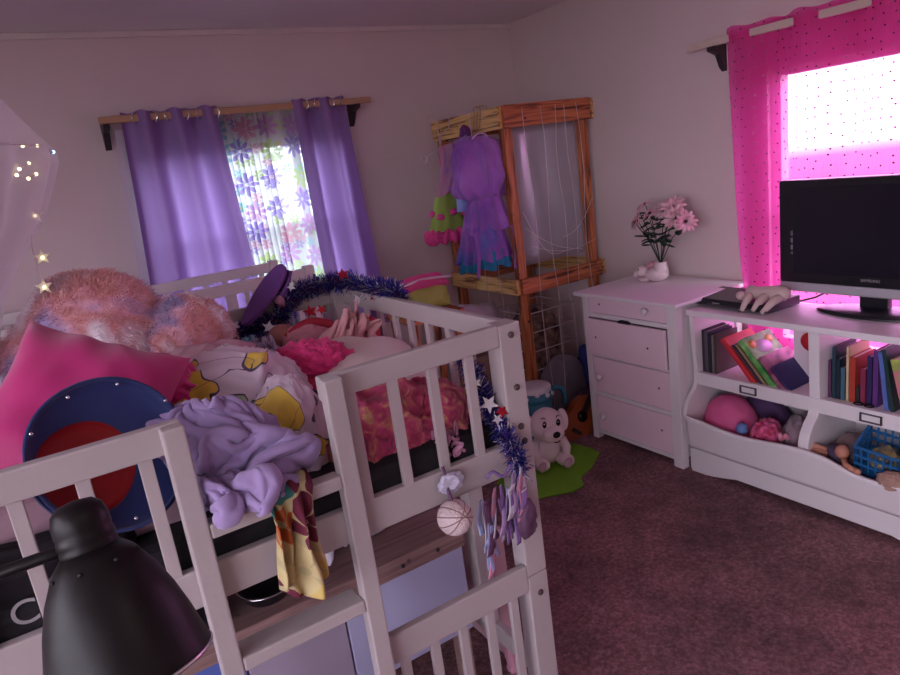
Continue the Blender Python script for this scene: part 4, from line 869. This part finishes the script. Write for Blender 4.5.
pt = thing('toy_pitcher', 'teal plastic pitcher with white splash and curved handle behind the toy dog', 'pitcher', (2.16, 2.80, .012))
TL = M('teal_plastic', (.035, .20, .30), .35, .1); PX, PY = 2.165, 2.84
PM = Matrix.Translation((PX, PY, .0)); 
MB().lathe([(.0001, .012), (.078, .012), (.085, .03), (.0915, .323), (.088, .323), (.08, .03), (.0001, .02)], PM, 36).build('pitcher_body', TL, pt)
MB().lathe([(.0915, .322), (.093, .326), (.093, .343), (.088, .352), (.04, .356), (.0001, .358)], PM, 36).build('white_lid', M('white_splash', (.72, .70, .76), .5, .1), pt)
for k in range(9):
    w = 2 * pi * k / 9; MB().ball((PX + .089 * cos(w), PY + .089 * sin(w), .322 - .012 * (k % 3)), (.016, .016, .016), 10, 8).build('splash_drop', bpy.data.materials['white_splash'], pt)
MB().lathe([(.0921, .268), (.0945, .27), (.0945, .296), (.0921, .298)], PM, 36).build('rim_band', TL, pt)
MB().tube([(PX + .085, PY - .02, .305), (PX + .13, PY - .03, .31), (PX + .165, PY - .035, .295), (PX + .178, PY - .04, .25), (PX + .172, PY - .04, .20)], .014, 12).build('handle', TL, pt)
gu = thing('toy_guitar', 'small orange-brown toy guitar leaning beside the dresser', 'toy guitar', (2.44, 2.79, 0))
GO = M('orange_guitar_wood', (.28, .06, .016), .35, .15, 8)
MGu = Matrix.Translation((2.41, 2.78, .085)) @ Euler((RD(72), RD(38), RD(-18))).to_matrix().to_4x4()
def gpoly():
    out = []
    for k in range(48):
        a = 2 * pi * k / 48; y = .15 * cos(a); w = (.098 - .018 * cos(a)) * (1 - .22 * math.exp(-((y - .03) / .045) ** 2)); out.append((w * sin(a) * 1.0, y))
    return out
MB().prism(gpoly(), 2, -.03, .03, MGu).build('body', GO, gu, bevel=.005)
MB().lathe([(.0001, .0305), (.032, .0305), (.034, .032), (.0001, .0325)], MGu @ Matrix.Translation((0, .02, 0)), 24).build('sound_hole', BK, gu)
MB().box(-.016, .016, .05, .36, .03, .042, MGu).build('neck', DARK, gu)
MB().box(-.03, .03, -.085, -.065, .03, .04, MGu).build('bridge', DARK, gu)
MB().box(-.024, .024, .36, .42, .024, .040, MGu).build('headstock', GO, gu)

# ------------------------------------------------------------------ dresser
dr = thing('dresser', 'white four-drawer dresser with pale pink drawer fronts and missing knobs', 'dresser', (2.67, 2.37, 0))
DX, DY0, DY1 = 2.43, 2.062, 2.684
def dp(mb, name, mat=WHITE2, bev=.003): return mb.build(name, mat, dr, bevel=bev)
for (x, y) in ((DX, DY0), (DX, DY1 - .04), (2.87, DY0), (2.87, DY1 - .04)): dp(MB().box(x, x + .045, y, y + (.058 if y == DY0 else .04), 0, .822), 'leg')
dp(MB().box(2.475, 2.87, DY0 + .01, DY0 + .03, .045, .822), 'side_panel'); dp(MB().box(2.475, 2.87, DY1 - .03, DY1 - .01, .045, .822), 'side_panel')
dp(MB().box(2.895, 2.91, DY0 + .02, DY1 - .02, .045, .822), 'back_panel'); dp(MB().box(2.47, 2.90, DY0 + .03, DY1 - .03, .03, .045), 'bottom_panel')
for z0, z1 in ((.0325, .055), (.262, .285), (.486, .502), (.705, .73), (.815, .822)): dp(MB().box(DX + .008, DX + .04, DY0 + .058, DY1 - .04, z0, z1), 'cross_rail')
dp(MB().box(2.395, 2.935, 2.03, 2.718, .822, .842), 'top', bev=.006)
KN = M('knob_white', (.76, .70, .72), .35); HOLE = M('knob_hole', (.03, .015, .02), .8)
def drawer(z0, z1, xo, knobs, holes, tilt=0):
    o = MB().box(DX + xo, DX + .02 + xo, 2.124, 2.640, z0, z1).build('drawer', PINKP, dr, bevel=.003)
    if tilt:
        MB().box(DX + xo + .02, DX + .32, 2.135, 2.63, z0 + .02, z0 + .03).build('drawer_box', WHITE2, o)
    for (y, z) in knobs: MB().lathe([(.0001, .037), (.013, .035), (.019, .026), (.016, .016), (.008, .010), (.009, 0)], Matrix.Translation((DX + xo, y, z)) @ Euler((0, -pi / 2, 0)).to_matrix().to_4x4(), 20).build('knob', KN, o)
    for (y, z) in holes: MB().lathe([(.0001, 0), (.0055, 0), (.0055, .0008), (.0001, .001)], Matrix.Translation((DX + xo, y, z)) @ Euler((0, -pi / 2, 0)).to_matrix().to_4x4(), 14).build('knob_hole', HOLE, o)
    return o
drawer(.733, .813, .006, [(2.239, .785)], [(2.564, .782)])
lab(drawer(.505, .702, -.018, [], [(2.583, .605), (2.228, .600)], 1), 'pale pink drawer pulled slightly out, both knobs missing')
drawer(.288, .484, .006, [(2.585, .377)], [(2.193, .394)]); drawer(.057, .260, .006, [(2.579, .151)], [(2.19, .171)])
tag(heap((2.424, 2.385, .7025), (.007, .045, .012), 81, .003, 5, nu=30, nv=18).build('black_sock', M('black_sock_cloth', (.015, .01, .03), .9)), 'bit of black cloth caught on top of the open dresser drawer', 'sock')
# bunny planter with flowers
bn = thing('bunny_planter', 'white ceramic bunny planter on the dresser', 'planter', (2.80, 2.49, .843))
CER = M('white_ceramic', (.80, .66, .68), .3, .06, 10, spec=.6); bx_, by_, bz_ = 2.785, 2.475, .843
MB().ball((bx_, by_, bz_ + .036), (.055, .068, .038), 28, 18).build('body', CER, bn)
MB().lathe([(.0001, .03), (.042, .03), (.038, .07), (.030, .098), (.033, .104), (.028, .104), (.026, .09), (.0001, .085)], Matrix.Translation((bx_ + .005, by_ - .025, bz_)), 28).build('pot', CER, bn)
MB().ball((bx_ - .02, by_ + .082, bz_ + .052), (.030, .036, .030), 24, 16).build('head', CER, bn)
MB().ball((bx_ - .038, by_ + .112, bz_ + .036), (.018, .018, .015), 16, 10).build('muzzle', CER, bn)
MB().ball((bx_ - .052, by_ + .117, bz_ + .041), .004, 8, 6).build('nose', HOLE, bn); MB().ball((bx_ - .046, by_ + .085, bz_ + .062), (.004, .006, .006), 10, 8).build('eye', HOLE, bn)
for s in (0, 1): lab(MB().ball((bx_ - .012 + .022 * s, by_ + .035, bz_ + .082 + .006 * s), (.011, .034, .016), 16, 10, Euler((RD(-22), 0, 0)).to_matrix()).build('ear', M('ear_pink', (.62, .34, .38), .4), bn), 'pinkish ear laid back')
MB().ball((bx_ - .045, by_ + .05, bz_ + .012), (.022, .03, .012), 14, 10).build('paw', CER, bn)
fl = thing('flower_bouquet', 'artificial pink daisies with dark green leaves standing in the bunny planter', 'flowers', (2.79, 2.45, .935))
STM = M('dark_green_stem', (.02, .05, .03), .6); LEF = M('dark_green_leaf', (.016, .045, .028), .5, .3, 30); PET = multi('pale_pink_petal', [(.35, (.62, .28, .34)), (.65, (.80, .55, .60))], 30, .7); EYE = M('dark_flower_eye', (.05, .008, .02), .8)
root = V((2.79, 2.45, .93)); rr = random.Random(5)
heads = [((2.76, 2.329, 1.235), (-.55, -.3, .6), .058), ((2.74, 2.300, 1.185), (-.8, -.4, .35), .058), ((2.76, 2.542, 1.20), (-.6, .5, .2), .045), ((2.78, 2.52, 1.245), (-.4, .3, .8), .045), ((2.75, 2.245, 1.165), (-.5, -.8, .2), .05), ((2.76, 2.565, 1.165), (-.6, .7, .1), .045), ((2.80, 2.415, 1.21), (-.5, 0, .6), .045), ((2.74, 2.455, 1.205), (-.5, .1, .7), .04), ((2.82, 2.38, 1.25), (.2, -.1, 1), .045), ((2.79, 2.61, 1.15), (-.2, .9, .2), .035)]
for (p, nrm, R) in heads:
    R *= 1.2
    p = V(p); nrm = V(nrm).normalized(); q = nrm.to_track_quat('Z', 'Y').to_matrix().to_4x4(); Mx = Matrix.Translation(p) @ q
    md = root.lerp(p, .5) + V((0, 0, .03))
    s = MB().tube([root, root.lerp(md, .6), md, md.lerp(p, .6), p - nrm * .004], .0022, 6).build('stem', STM, fl)
    mb = MB(); npet = 13
    for k in range(npet):
        a = 2 * pi * k / npet + rr.uniform(-.1, .1); l = R * rr.uniform(.85, 1.08); w = R * .17; Rz = Matrix.Rotation(a, 4, 'Z'); dz = rr.uniform(-.004, .008)
        vs = [V((R * .12, -w * .35, .002)), V((R * .12, w * .35, .002)), V((l * .6, w, .010 + dz)), V((l * .6, -w, .010 + dz)), V((l * .92, w * .6, .006 + dz)), V((l * .92, -w * .6, .006 + dz)), V((l, 0, .002 + dz))]
        mb.add([Mx @ Rz @ x for x in vs], [(0, 1, 2, 3), (3, 2, 4, 5), (5, 4, 6)], True)
    f = mb.build('flower', PET, s, solid=.0012)
    MB().ball(p + nrm * .006, (.009, .009, .009), 12, 8).build('flower_eye', EYE, s)
for k in range(54):
    (hp, _, _) = heads[k % len(heads)]; f = rr.uniform(.3, .88); md = root.lerp(V(hp), f) + V((0, 0, .03 * sin(pi * f)))
    d = V((rr.uniform(-1, 1), rr.uniform(-1, 1), rr.uniform(-.5, .5))).normalized(); s = d.cross(V((0, 0, 1)));  s = s.normalized() * rr.uniform(.016, .024); l = rr.uniform(.05, .075); up_ = V((0, 0, .006))
    MB().add([md, md + d * l * .35 + s, md + d * l * .75 + s * .8, md + d * l, md + d * l * .75 - s * .8, md + d * l * .35 - s, md + d * l * .4 + up_, md + d * l * .78 + up_], [(0, 1, 6), (1, 2, 7, 6), (2, 3, 7), (3, 4, 7), (4, 5, 6, 7), (5, 0, 6)], True).build('leaf', LEF, fl, solid=.001)

# ------------------------------------------------------------------ bookcase with toy bins
bc = thing('toy_bookcase', 'long white bookcase with open shelves above slanted toy bins under the right window', 'bookcase', (2.65, 1.47, 0))
Y0b, Y1b, YDv = .862, 2.052, 1.465
def cp(mb, name, bev=.003): return mb.build(name, WHITE2, bc, bevel=bev)
sideprof = [(2.81, 0), (2.81, .77), (2.505, .77), (2.512, .62), (2.522, .50), (2.520, .44), (2.505, .41), (2.475, .385), (2.448, .35), (2.432, .315), (2.428, .295), (2.436, .22), (2.452, .13), (2.470, .128), (2.470, 0)]
for y in (Y1b - .022, Y0b): cp(MB().prism([(a, b) for a, b in sideprof], 1, y, y + .022), 'side_panel')
dv = [(2.80, .135), (2.80, .77), (2.515, .77), (2.525, .48), (2.522, .44), (2.508, .41), (2.480, .385), (2.455, .35), (2.442, .31), (2.445, .135)]
cp(MB().prism(dv, 1, YDv - .022, YDv + .022), 'divider')
cp(MB().box(2.485, 2.815, Y0b - .02, Y1b + .0, .770, .798), 'top', .005)
cp(MB().box(2.53, 2.81, Y0b + .022, Y1b - .022, .462, .480), 'shelf'); cp(MB().box(2.520, 2.545, Y0b + .022, Y1b - .022, .425, .487), 'shelf_front_rail')
cp(MB().box(2.80, 2.81, Y0b + .022, Y1b - .022, .13, .462), 'back_panel'); cp(MB().box(2.46, 2.81, Y0b + .022, Y1b - .022, .12, .135), 'bin_floor')
def lipz(y):
    if y > YDv: f = (Y1b - y) / (Y1b - YDv)
    else: f = (YDv - y) / (YDv - Y0b)
    return .296 - .022 * sin(pi * f) ** 2 - (.02 if y < YDv - .1 else .0) * min(1, (YDv - .1 - y) / .1 if y < YDv - .1 else 0)
def lipf(u, v):
    y = Y1b - .022 + (Y0b + .022 - Y1b + .022) * u; z = .13 + (lipz(y) - .13) * v
    return V((2.453 - .022 * v, y, z))
cp(MB().surf(lipf, 80, 8), 'bin_front', 0).modifiers.new('t', 'SOLIDIFY').thickness = .014
poly = [(Y1b - .022, 0), (Y1b - .022, .128), (Y0b + .022, .128), (Y0b + .022, 0)]
arch = [(Y0b + .10 + (Y1b - Y0b - .20) * k / 24, .032 * min(1, 6 * min(k, 24 - k) / 24) ** 1.3) for k in range(25)]
cp(MB().prism(poly + arch, 0, 2.452, 2.470), 'plinth')
for y in (1.76, 1.243):
    mb = MB()
    for b in ((y - .04, y + .04, .437, .441), (y - .04, y + .04, .468, .472), (y - .04, y - .035, .437, .472), (y + .035, y + .04, .437, .472)): mb.box(2.512, 2.520, b[0], b[1], b[2], b[3])
    lab(mb.build('label_holder', M('pewter', (.12, .09, .12), .4, metal=.6), bc), 'dark metal label frame')
# books
PAGE = M('book_pages', (.72, .64, .60), .8)
def bookmat(name, col, col2=None):
    if col2 is None: return M(name, col, .45, .25, 14)
    return multi(name, [(.38, col), (.52, col2), (.68, tuple(min(1, x * 1.6) for x in col2))], 16, .4, 2, sheen=0)
def book(label, y, th, h, col, lean=0, depth=.16, x0=2.56, col2=None, group='books on the bookcase shelves', name='book', z0=.481):
    t = thing(name, label, 'book', (x0, y, z0), group, (lean, 0, 0))
    mt = bookmat('cover_' + label.replace(' ', '_')[:40], col, col2); c = .0025
    mb = MB().box(0, depth, -th / 2, -th / 2 + c, 0, h).box(0, depth, th / 2 - c, th / 2, 0, h).box(-.0005, c, -th / 2, th / 2, 0, h)
    mb.build('cover', mt, t, local=True); MB().box(c, depth - .004, -th / 2 + c, th / 2 - c, .003, h - .004).build('pages', PAGE, t, local=True); return t
LB = [(2.021, .012, .205, (.05, .035, .05), 'thin charcoal book nearest the dresser end'), (2.004, .018, .200, (.10, .09, .11), 'dark grey book second from the dresser end'), (1.985, .014, .195, (.02, .022, .04), 'black book third from the dresser end'), (1.969, .010, .185, (.22, .18, .18), 'greyish thin book fourth from the dresser end'), (1.955, .009, .19, (.07, .07, .05), 'dark olive thin book before the leaning books')]
for y, th, h, c, l in LB: book(l, y, th, h, c)
# leaning picture books: foot further right, head towards the dresser
LN = [(1.828, .010, .235, (.50, .02, .05), None, 'thin crimson picture book, first of the leaning books'), (1.812, .014, .245, (.62, .05, .05), None, 'bright red picture book leaning in the shelf'), (1.782, .010, .215, (.06, .04, .08), None, 'dark thin book leaning behind the red one'), (1.760, .012, .22, (.30, .22, .12), None, 'tan edged book leaning under the green picture book'), (1.722, .026, .25, (.04, .26, .05), (.16, .40, .12), 'green picture book with animal cover leaning on the shelf'), (1.682, .020, .165, (.16, .03, .09), (.34, .12, .20), 'plum patterned book leaning after the green one'), (1.652, .010, .125, (.03, .025, .12), None, 'navy thin book leaning after the plum one')]
ang = RD(41)
for y, th, h, c, c2, l in LN: book(l, y - .07, th, h, c, -ang, .2, 2.545, c2)
tg = thing('book', 'red and white round-edged board book standing at the back of the shelf', 'book', (2.74, 1.60, .481), 'books on the bookcase shelves')
MB().box(2.70, 2.712, 1.495, 1.66, .481, .715).build('cover', M('white_board', (.74, .66, .70), .4), tg)
MB().lathe([(.0001, 0), (.062, 0), (.062, .003), (.0001, .003)], Matrix.Translation((2.70, 1.565, .66)) @ Euler((0, -pi / 2, 0)).to_matrix().to_4x4() @ Matrix.Diagonal((.75, 1, 1, 1)), 28).build('red_disc', M('red_print', (.66, .03, .04), .4), tg)
RB = [(1.432, .012, .155, (.10, .03, .09), None, 'maroon thin book first after the divider'), (1.415, .014, .215, (.02, .05, .07), None, 'tall dark teal book near the divider'), (1.398, .014, .17, (.015, .03, .05), None, 'dark navy book beside the tall teal one'), (1.380, .016, .135, (.06, .14, .19), None, 'short teal book before the cream one'), (1.362, .009, .225, (.66, .50, .30), None, 'tall thin cream book after the short teal one'), (1.343, .022, .185, (.42, .05, .03), None, 'red orange book after the cream one'), (1.322, .012, .07, (.03, .03, .03), None, 'very short black book among the upright books'), (1.303, .018, .145, (.24, .03, .08), None, 'short crimson book in front of the navy ones'), (1.280, .018, .20, (.035, .02, .10), None, 'navy book after the short crimson one'), (1.258, .018, .225, (.12, .04, .20), None, 'violet book beside the blue one')]
for y, th, h, c, c2, l in RB: book(l, y, th, h, c, 0, .15, 2.575, c2)
book('light blue book tilted slightly after the violet one', 1.214, .016, .225, (.10, .16, .45), -RD(7), .16, 2.57)
book('dark green book tilted slightly after the light blue one', 1.190, .014, .24, (.012, .045, .04), -RD(9), .16, 2.565)
book('pink and lime board book tilted at the end of the upright books', 1.128, .05, .215, (.58, .20, .24), -RD(13), .16, 2.56, (.30, .38, .08))
book('white and purple book tilted behind the pink and lime one', 1.075, .02, .23, (.62, .58, .64), -RD(16), .16, 2.565)
book('pale blue book leaning at the far end of the shelf', 1.02, .02, .22, (.40, .52, .62), -RD(18), .16, 2.565)
t = thing('toy_glasses', 'dark toy glasses lying on the shelf before the short crimson book', 'glasses', (2.55, 1.29, .481))
for s in (-1, 1): MB().tube([(2.552 + .012 * cos(w), 1.287 + s * .02 + .016 * sin(w), .490) for w in [2 * pi * k / 16 for k in range(16)]], .003, 6, True).build('lens_ring', BK, t)
MB().tube([(2.552, 1.283, .49), (2.552, 1.291, .49)], .002, 6).build('bridge', BK, t)
gb = [o for o in COL.objects if str(o.get('label', '')).startswith('green picture book')][0]
for (px, pz, rx, rz, cl, nm) in ((.10, .185, .05, .032, (.62, .46, .66), 'title_oval'), (.04, .21, .025, .02, (.70, .30, .08), 'print_shape'), (.055, .12, .03, .026, (.70, .30, .08), 'print_shape'), (.15, .13, .026, .022, (.72, .62, .60), 'print_shape'), (.16, .21, .022, .018, (.70, .50, .12), 'print_shape'), (.10, .09, .024, .03, (.30, .50, .66), 'print_shape')):
    MB().lathe([(.0001, 0), (1, 0), (1, .0008), (.0001, .0008)], Matrix.Translation((px, -.0131, pz)) @ Euler((pi / 2, 0, 0)).to_matrix().to_4x4() @ Matrix.Diagonal((rx, rz, 1, 1)), 24).build(nm, M('print_%d' % int(px * 1000), cl, .4), gb, local=True)
# in the bins
def soft(name, label, cat, c, r, seed, mat, **k): return tag(heap(c, r, seed, k.pop('amp', .008), k.pop('freq', 6), nu=60, nv=36, **k).build(name, mat), label, cat)
soft('pink_pillow', 'rounded bright pink pillow in the toy bin nearest the dresser', 'pillow', (2.585, 1.90, .17), (.10, .13, .155), 91, M('bubblegum_cloth', (.68, .12, .30), .75, .1), amp=.004)
soft('purple_cloth', 'dark purple cloth stuffed behind the pink pillow in the toy bin', 'cloth', (2.72, 1.82, .137), (.07, .15, .16), 92, M('bin_purple', (.10, .05, .14), .8))
tag(MB().ball((2.475, 1.765, .285), .026, 24, 16).build('blue_ball', M('sky_blue_rubber', (.12, .22, .48), .5)), 'small blue ball at the bin lip in front of the pink pillow', 'ball')
soft('red_cloth', 'crimson and pink frilled cloth beside the blue ball in the toy bin', 'cloth', (2.53, 1.68, .18), (.07, .075, .11), 93, multi('crimson_frill', [(.4, (.40, .02, .08)), (.6, (.72, .12, .30))], 40, .8), amp=.016, freq=12)
soft('grey_green_cloth', 'grey-green cloth heap against the bin divider', 'cloth', (2.56, 1.56, .16), (.075, .055, .16), 94, multi('grey_green', [(.4, (.06, .07, .07)), (.6, (.26, .17, .21))], 25, .85), amp=.012, freq=9)
dl = thing('doll', 'small doll with pink legs sticking over the first bin edge', 'doll', (2.48, 1.575, .25))
MB().tube([(2.52, 1.60, .25), (2.485, 1.585, .285), (2.455, 1.572, .318)], [.013, .012, .009], 10).build('leg', M('doll_pink', (.70, .26, .36), .5), dl)
MB().tube([(2.53, 1.578, .25), (2.50, 1.568, .285), (2.475, 1.560, .312)], [.013, .012, .009], 10).build('leg', bpy.data.materials['doll_pink'], dl)
MB().ball((2.56, 1.60, .235), (.04, .03, .03), 16, 10).build('body', bpy.data.materials['doll_pink'], dl)
SKIN = M('doll_peach', (.50, .22, .15), .55, .1)
d = thing('doll', 'peach skinned doll lying across the second toy bin with its hand at the lip', 'doll', (2.52, 1.36, .2))
MB().tube([(2.56, 1.42, .24), (2.52, 1.38, .27), (2.49, 1.33, .285)], [.035, .04, .03], 14).build('body', M('doll_dark_dress', (.06, .04, .08), .8), d)
MB().ball((2.475, 1.325, .308), (.026, .026, .028), 18, 12).build('head', SKIN, d)
MB().tube([(2.50, 1.47, .285), (2.485, 1.44, .295), (2.50, 1.40, .285)], [.014, .013, .012], 10).build('leg', SKIN, d); MB().tube([(2.47, 1.455, .27), (2.475, 1.42, .28), (2.50, 1.38, .27)], [.013, .013, .012], 10).build('leg', SKIN, d)
MB().tube([(2.465, 1.315, .285), (2.445, 1.295, .272), (2.43, 1.25, .268)], [.012, .011, .009], 10).build('arm', SKIN, d)
MB().ball((2.428, 1.243, .268), (.012, .014, .012), 12, 8).build('hand', SKIN, d)
bk = thing('toy_basket', 'blue plastic lattice basket tipped in the second toy bin', 'basket', (2.52, 1.2, .24))
BLU = M('blue_basket_plastic', (.02, .14, .36), .4)
MBk = Matrix.Translation((2.545, 1.205, .315)) @ Euler((RD(8), RD(-20), RD(4))).to_matrix().to_4x4()
mb = MB(); a, b, h = .075, .075, .065
for s in (-1, 1):
    for k in range(7):
        o_ = -b + 2 * b * k / 6; mb.box(s * a - .003, s * a + .003, o_ - .003, o_ + .003, -h, h, MBk); mb.box(o_ - .003, o_ + .003, s * b - .003, s * b + .003, -h, h, MBk)
    for z in (-h, -h / 3, h / 3, h): mb.box(s * a - .004, s * a + .004, -b, b, z - .004, z + .004, MBk); mb.box(-a, a, s * b - .004, s * b + .004, z - .004, z + .004, MBk)
mb.build('lattice_wall', BLU, bk); MB().box(-a, a, -b, b, -h - .004, -h + .002, MBk).build('basket_floor', BLU, bk)
soft('yellow_green_toys', 'olive and yellow soft toy inside the blue lattice basket', 'soft toy', (2.545, 1.20, .26), (.055, .05, .06), 95, multi('olive_toy', [(.4, (.05, .05, .08)), (.6, (.40, .32, .12))], 30, .8))
soft('brown_plush', 'tan plush paw resting over the second bin lip', 'soft toy', (2.455, 1.13, .235), (.04, .055, .045), 96, M('tan_plush', (.40, .24, .19), .9, .3, 50))
soft('beige_cloth', 'dull beige cloth at the back of the second toy bin', 'cloth', (2.62, 1.36, .137), (.09, .08, .14), 97, M('dull_beige', (.24, .16, .16), .85))
soft('bin_filler', 'dark plum cloth filling the bottom of the second toy bin', 'cloth', (2.58, 1.17, .137), (.09, .22, .09), 98, M('dark_plum', (.07, .035, .06), .85))

# on top of the bookcase
dv_ = thing('disc_player', 'flat black disc player on the bookcase top', 'player', (2.68, 1.88, .799))
MV = Matrix.Translation((2.665, 1.885, .799)) @ Matrix.Rotation(RD(-4), 4, 'Z')
MB().prism([(-.11, .012), (-.095, .038), (.12, .044), (.12, .004), (-.09, .004)], 1, -.205, .205, MV).build('case', BLACK, dv_, bevel=.003)
MB().box(-.112, -.105, -.16, .10, .013, .018, MV).build('tray_slot', M('player_grey', (.06, .06, .07), .3), dv_)
for y in (-.16, .16): MB().box(-.08, -.06, y - .01, y + .01, 0, .004, MV).build('foot', BLACK, dv_); MB().box(.08, .10, y - .01, y + .01, 0, .004, MV).build('foot', BLACK, dv_)
lab(MB().box(-.1105, -.1095, .03, .07, .022, .027, MV).build('logo_plate', GREYINK, dv_), 'small grey maker mark')
# pale toy animal lying with its legs over the edge
ta = thing('toy_horse', 'pale beige toy animal lying on the black disc player, legs hanging over its edge', 'toy animal', (2.62, 1.74, .84))
BEI = M('beige_toy', (.62, .46, .44), .55, .12, 12)
MB().tube([(2.635, 1.835, .870), (2.625, 1.81, .876), (2.625, 1.775, .874), (2.63, 1.73, .876), (2.635, 1.685, .878), (2.64, 1.655, .876), (2.645, 1.64, .872)], [.012, .029, .027, .030, .034, .030, .014], 18).build('body', BEI, ta)
MB().ball((2.595, 1.838, .862), (.024, .021, .019), 16, 10).build('head', BEI, ta)
for p in ([(2.62, 1.80, .87), (2.575, 1.795, .852), (2.542, 1.80, .808)], [(2.62, 1.725, .87), (2.575, 1.735, .85), (2.545, 1.748, .812)], [(2.63, 1.665, .87), (2.58, 1.68, .85), (2.542, 1.705, .808)]): MB().tube(p, [.021, .017, .010], 14).build('leg', BEI, ta)
# television
tv = thing('television', 'black flat screen television with silver lower edge on the bookcase', 'television', (2.75, 1.36, .799))
TX, TYL, TYR = 2.75, 1.752, .985
MB().box(TX, TX + .055, TYR, TYL, .902, 1.336).build('case', BLACK, tv, bevel=.006)
lab(MB().box(TX - .0015, TX + .001, TYR + .045, TYL - .062, .945, 1.305).build('screen', SCREEN, tv), 'dark switched-off screen')
lab(MB().box(TX - .002, TX + .05, TYR, TYL, .862, .903).build('lower_trim', SILVER, tv, bevel=.008), 'silver lower trim')
MB().box(TX + .015, TX + .045, 1.31, 1.42, .815, .87).build('neck', BLACK, tv, bevel=.004)
MB().lathe([(.0001, 0), (.16, 0), (.165, .004), (.14, .012), (.05, .018), (.0001, .019)], Matrix.Translation((TX + .005, 1.36, .799)) @ Matrix.Diagonal((.66, 1.35, 1, 1)), 48).build('base', BLACK, tv)
RZ = Matrix.Rotation(-pi / 2, 4, 'Z')
lab(text('SAMSUNG', .016, GREYINK, Matrix.Translation((TX - .0012, 1.372, .925)) @ RZ @ RX, tv, 'logo_text'), 'small grey maker lettering')
STK = M('grey_sticker', (.22, .21, .26), .5)
for z in (1.115, 1.085, 1.055, 1.03): MB().box(TX - .0012, TX - .0002, 1.685, 1.70, z - (.01 if z > 1.04 else .004), z + (.01 if z > 1.04 else .004)).build('sticker', STK, tv)
MB().tube([(2.795, 1.5, .9), (2.80, 1.62, .83), (2.79, 1.7, .803), (2.78, 1.74, .802)], .004, 6).build('cable', BLACK, tv)

# ------------------------------------------------------------------ made-up ceiling lamp behind the camera, added as fill light
cl = thing('fill_lamp', 'unseen round fill lamp added on the ceiling behind the camera', 'lamp', (.6, -.6, 2.30))
lab(MB().lathe([(.0001, 2.30), (.08, 2.305), (.14, 2.33), (.16, 2.365), (.16, 2.39)], Matrix.Translation((.6, -.6, 0)), 32).build('glow_bowl', emis('fill_glow', (1, .80, .72), CL_GLOW if 'CL_GLOW' in globals() else 2.2), cl), 'glowing bowl of the added fill lamp')
MB().lathe([(.165, 2.385), (.17, 2.385), (.17, 2.405), (.0001, 2.405)], Matrix.Translation((.6, -.6, 0)), 32).build('fill_lamp_base', WHITE, cl)

# ------------------------------------------------------------------ daylight
w = bpy.data.worlds.new('World'); SC.world = w; w.use_nodes = True; t = w.node_tree; t.nodes.clear()
g = N(t, 'TexCoord').outputs['Generated']; z = N(t, 'SeparateXYZ', {0: g}).outputs[2]
cr_ = ramp(t, math_(t, 'ADD', math_(t, 'MULTIPLY', z, .5), .5), [(0, (.10, .11, .10)), (.455, (.09, .10, .09)), (.474, (.13, .14, .14)), (.482, (.86, .92, 1)), (1, (.80, .90, 1))])
bgd = N(t, 'Background', {'Color': cr_, 'Strength': 2.7}); o = N(t, 'OutputWorld', {0: bgd.outputs[0]})
try: w.cycles.sampling_method = 'MANUAL'; w.cycles.sample_map_resolution = 512
except Exception: pass
def portal(loc, rot, sx, sy):
    l = bpy.data.lights.new('window_portal', 'AREA'); l.shape = 'RECTANGLE'; l.size = sx; l.size_y = sy; l.cycles.is_portal = True
    o = bpy.data.objects.new('window_portal', l); COL.objects.link(o); o.location = loc; o.rotation_euler = rot
portal(((W1[0] + W1[1]) / 2, YB + .099, (W1[2] + W1[3]) / 2), (-pi / 2, 0, 0), W1[1] - W1[0], W1[3] - W1[2])
portal((XL - .099, (W_FILL[0] + W_FILL[1]) / 2, (W_FILL[2] + W_FILL[3]) / 2), (0, -pi / 2, 0), W_FILL[3] - W_FILL[2], W_FILL[1] - W_FILL[0])
portal((XR + .099, (W2[0] + W2[1]) / 2, (W2[2] + W2[3]) / 2), (0, pi / 2, 0), W2[3] - W2[2], W2[1] - W2[0])
SC.view_settings.view_transform = 'Standard'; SC.view_settings.look = 'None'; SC.view_settings.gamma = 1; SC.view_settings.exposure = 2.0
SC.cycles.use_denoising = True
SC.cycles.max_bounces = 10; SC.cycles.diffuse_bounces = 6; SC.cycles.transparent_max_bounces = 16; SC.cycles.sample_clamp_indirect = 6
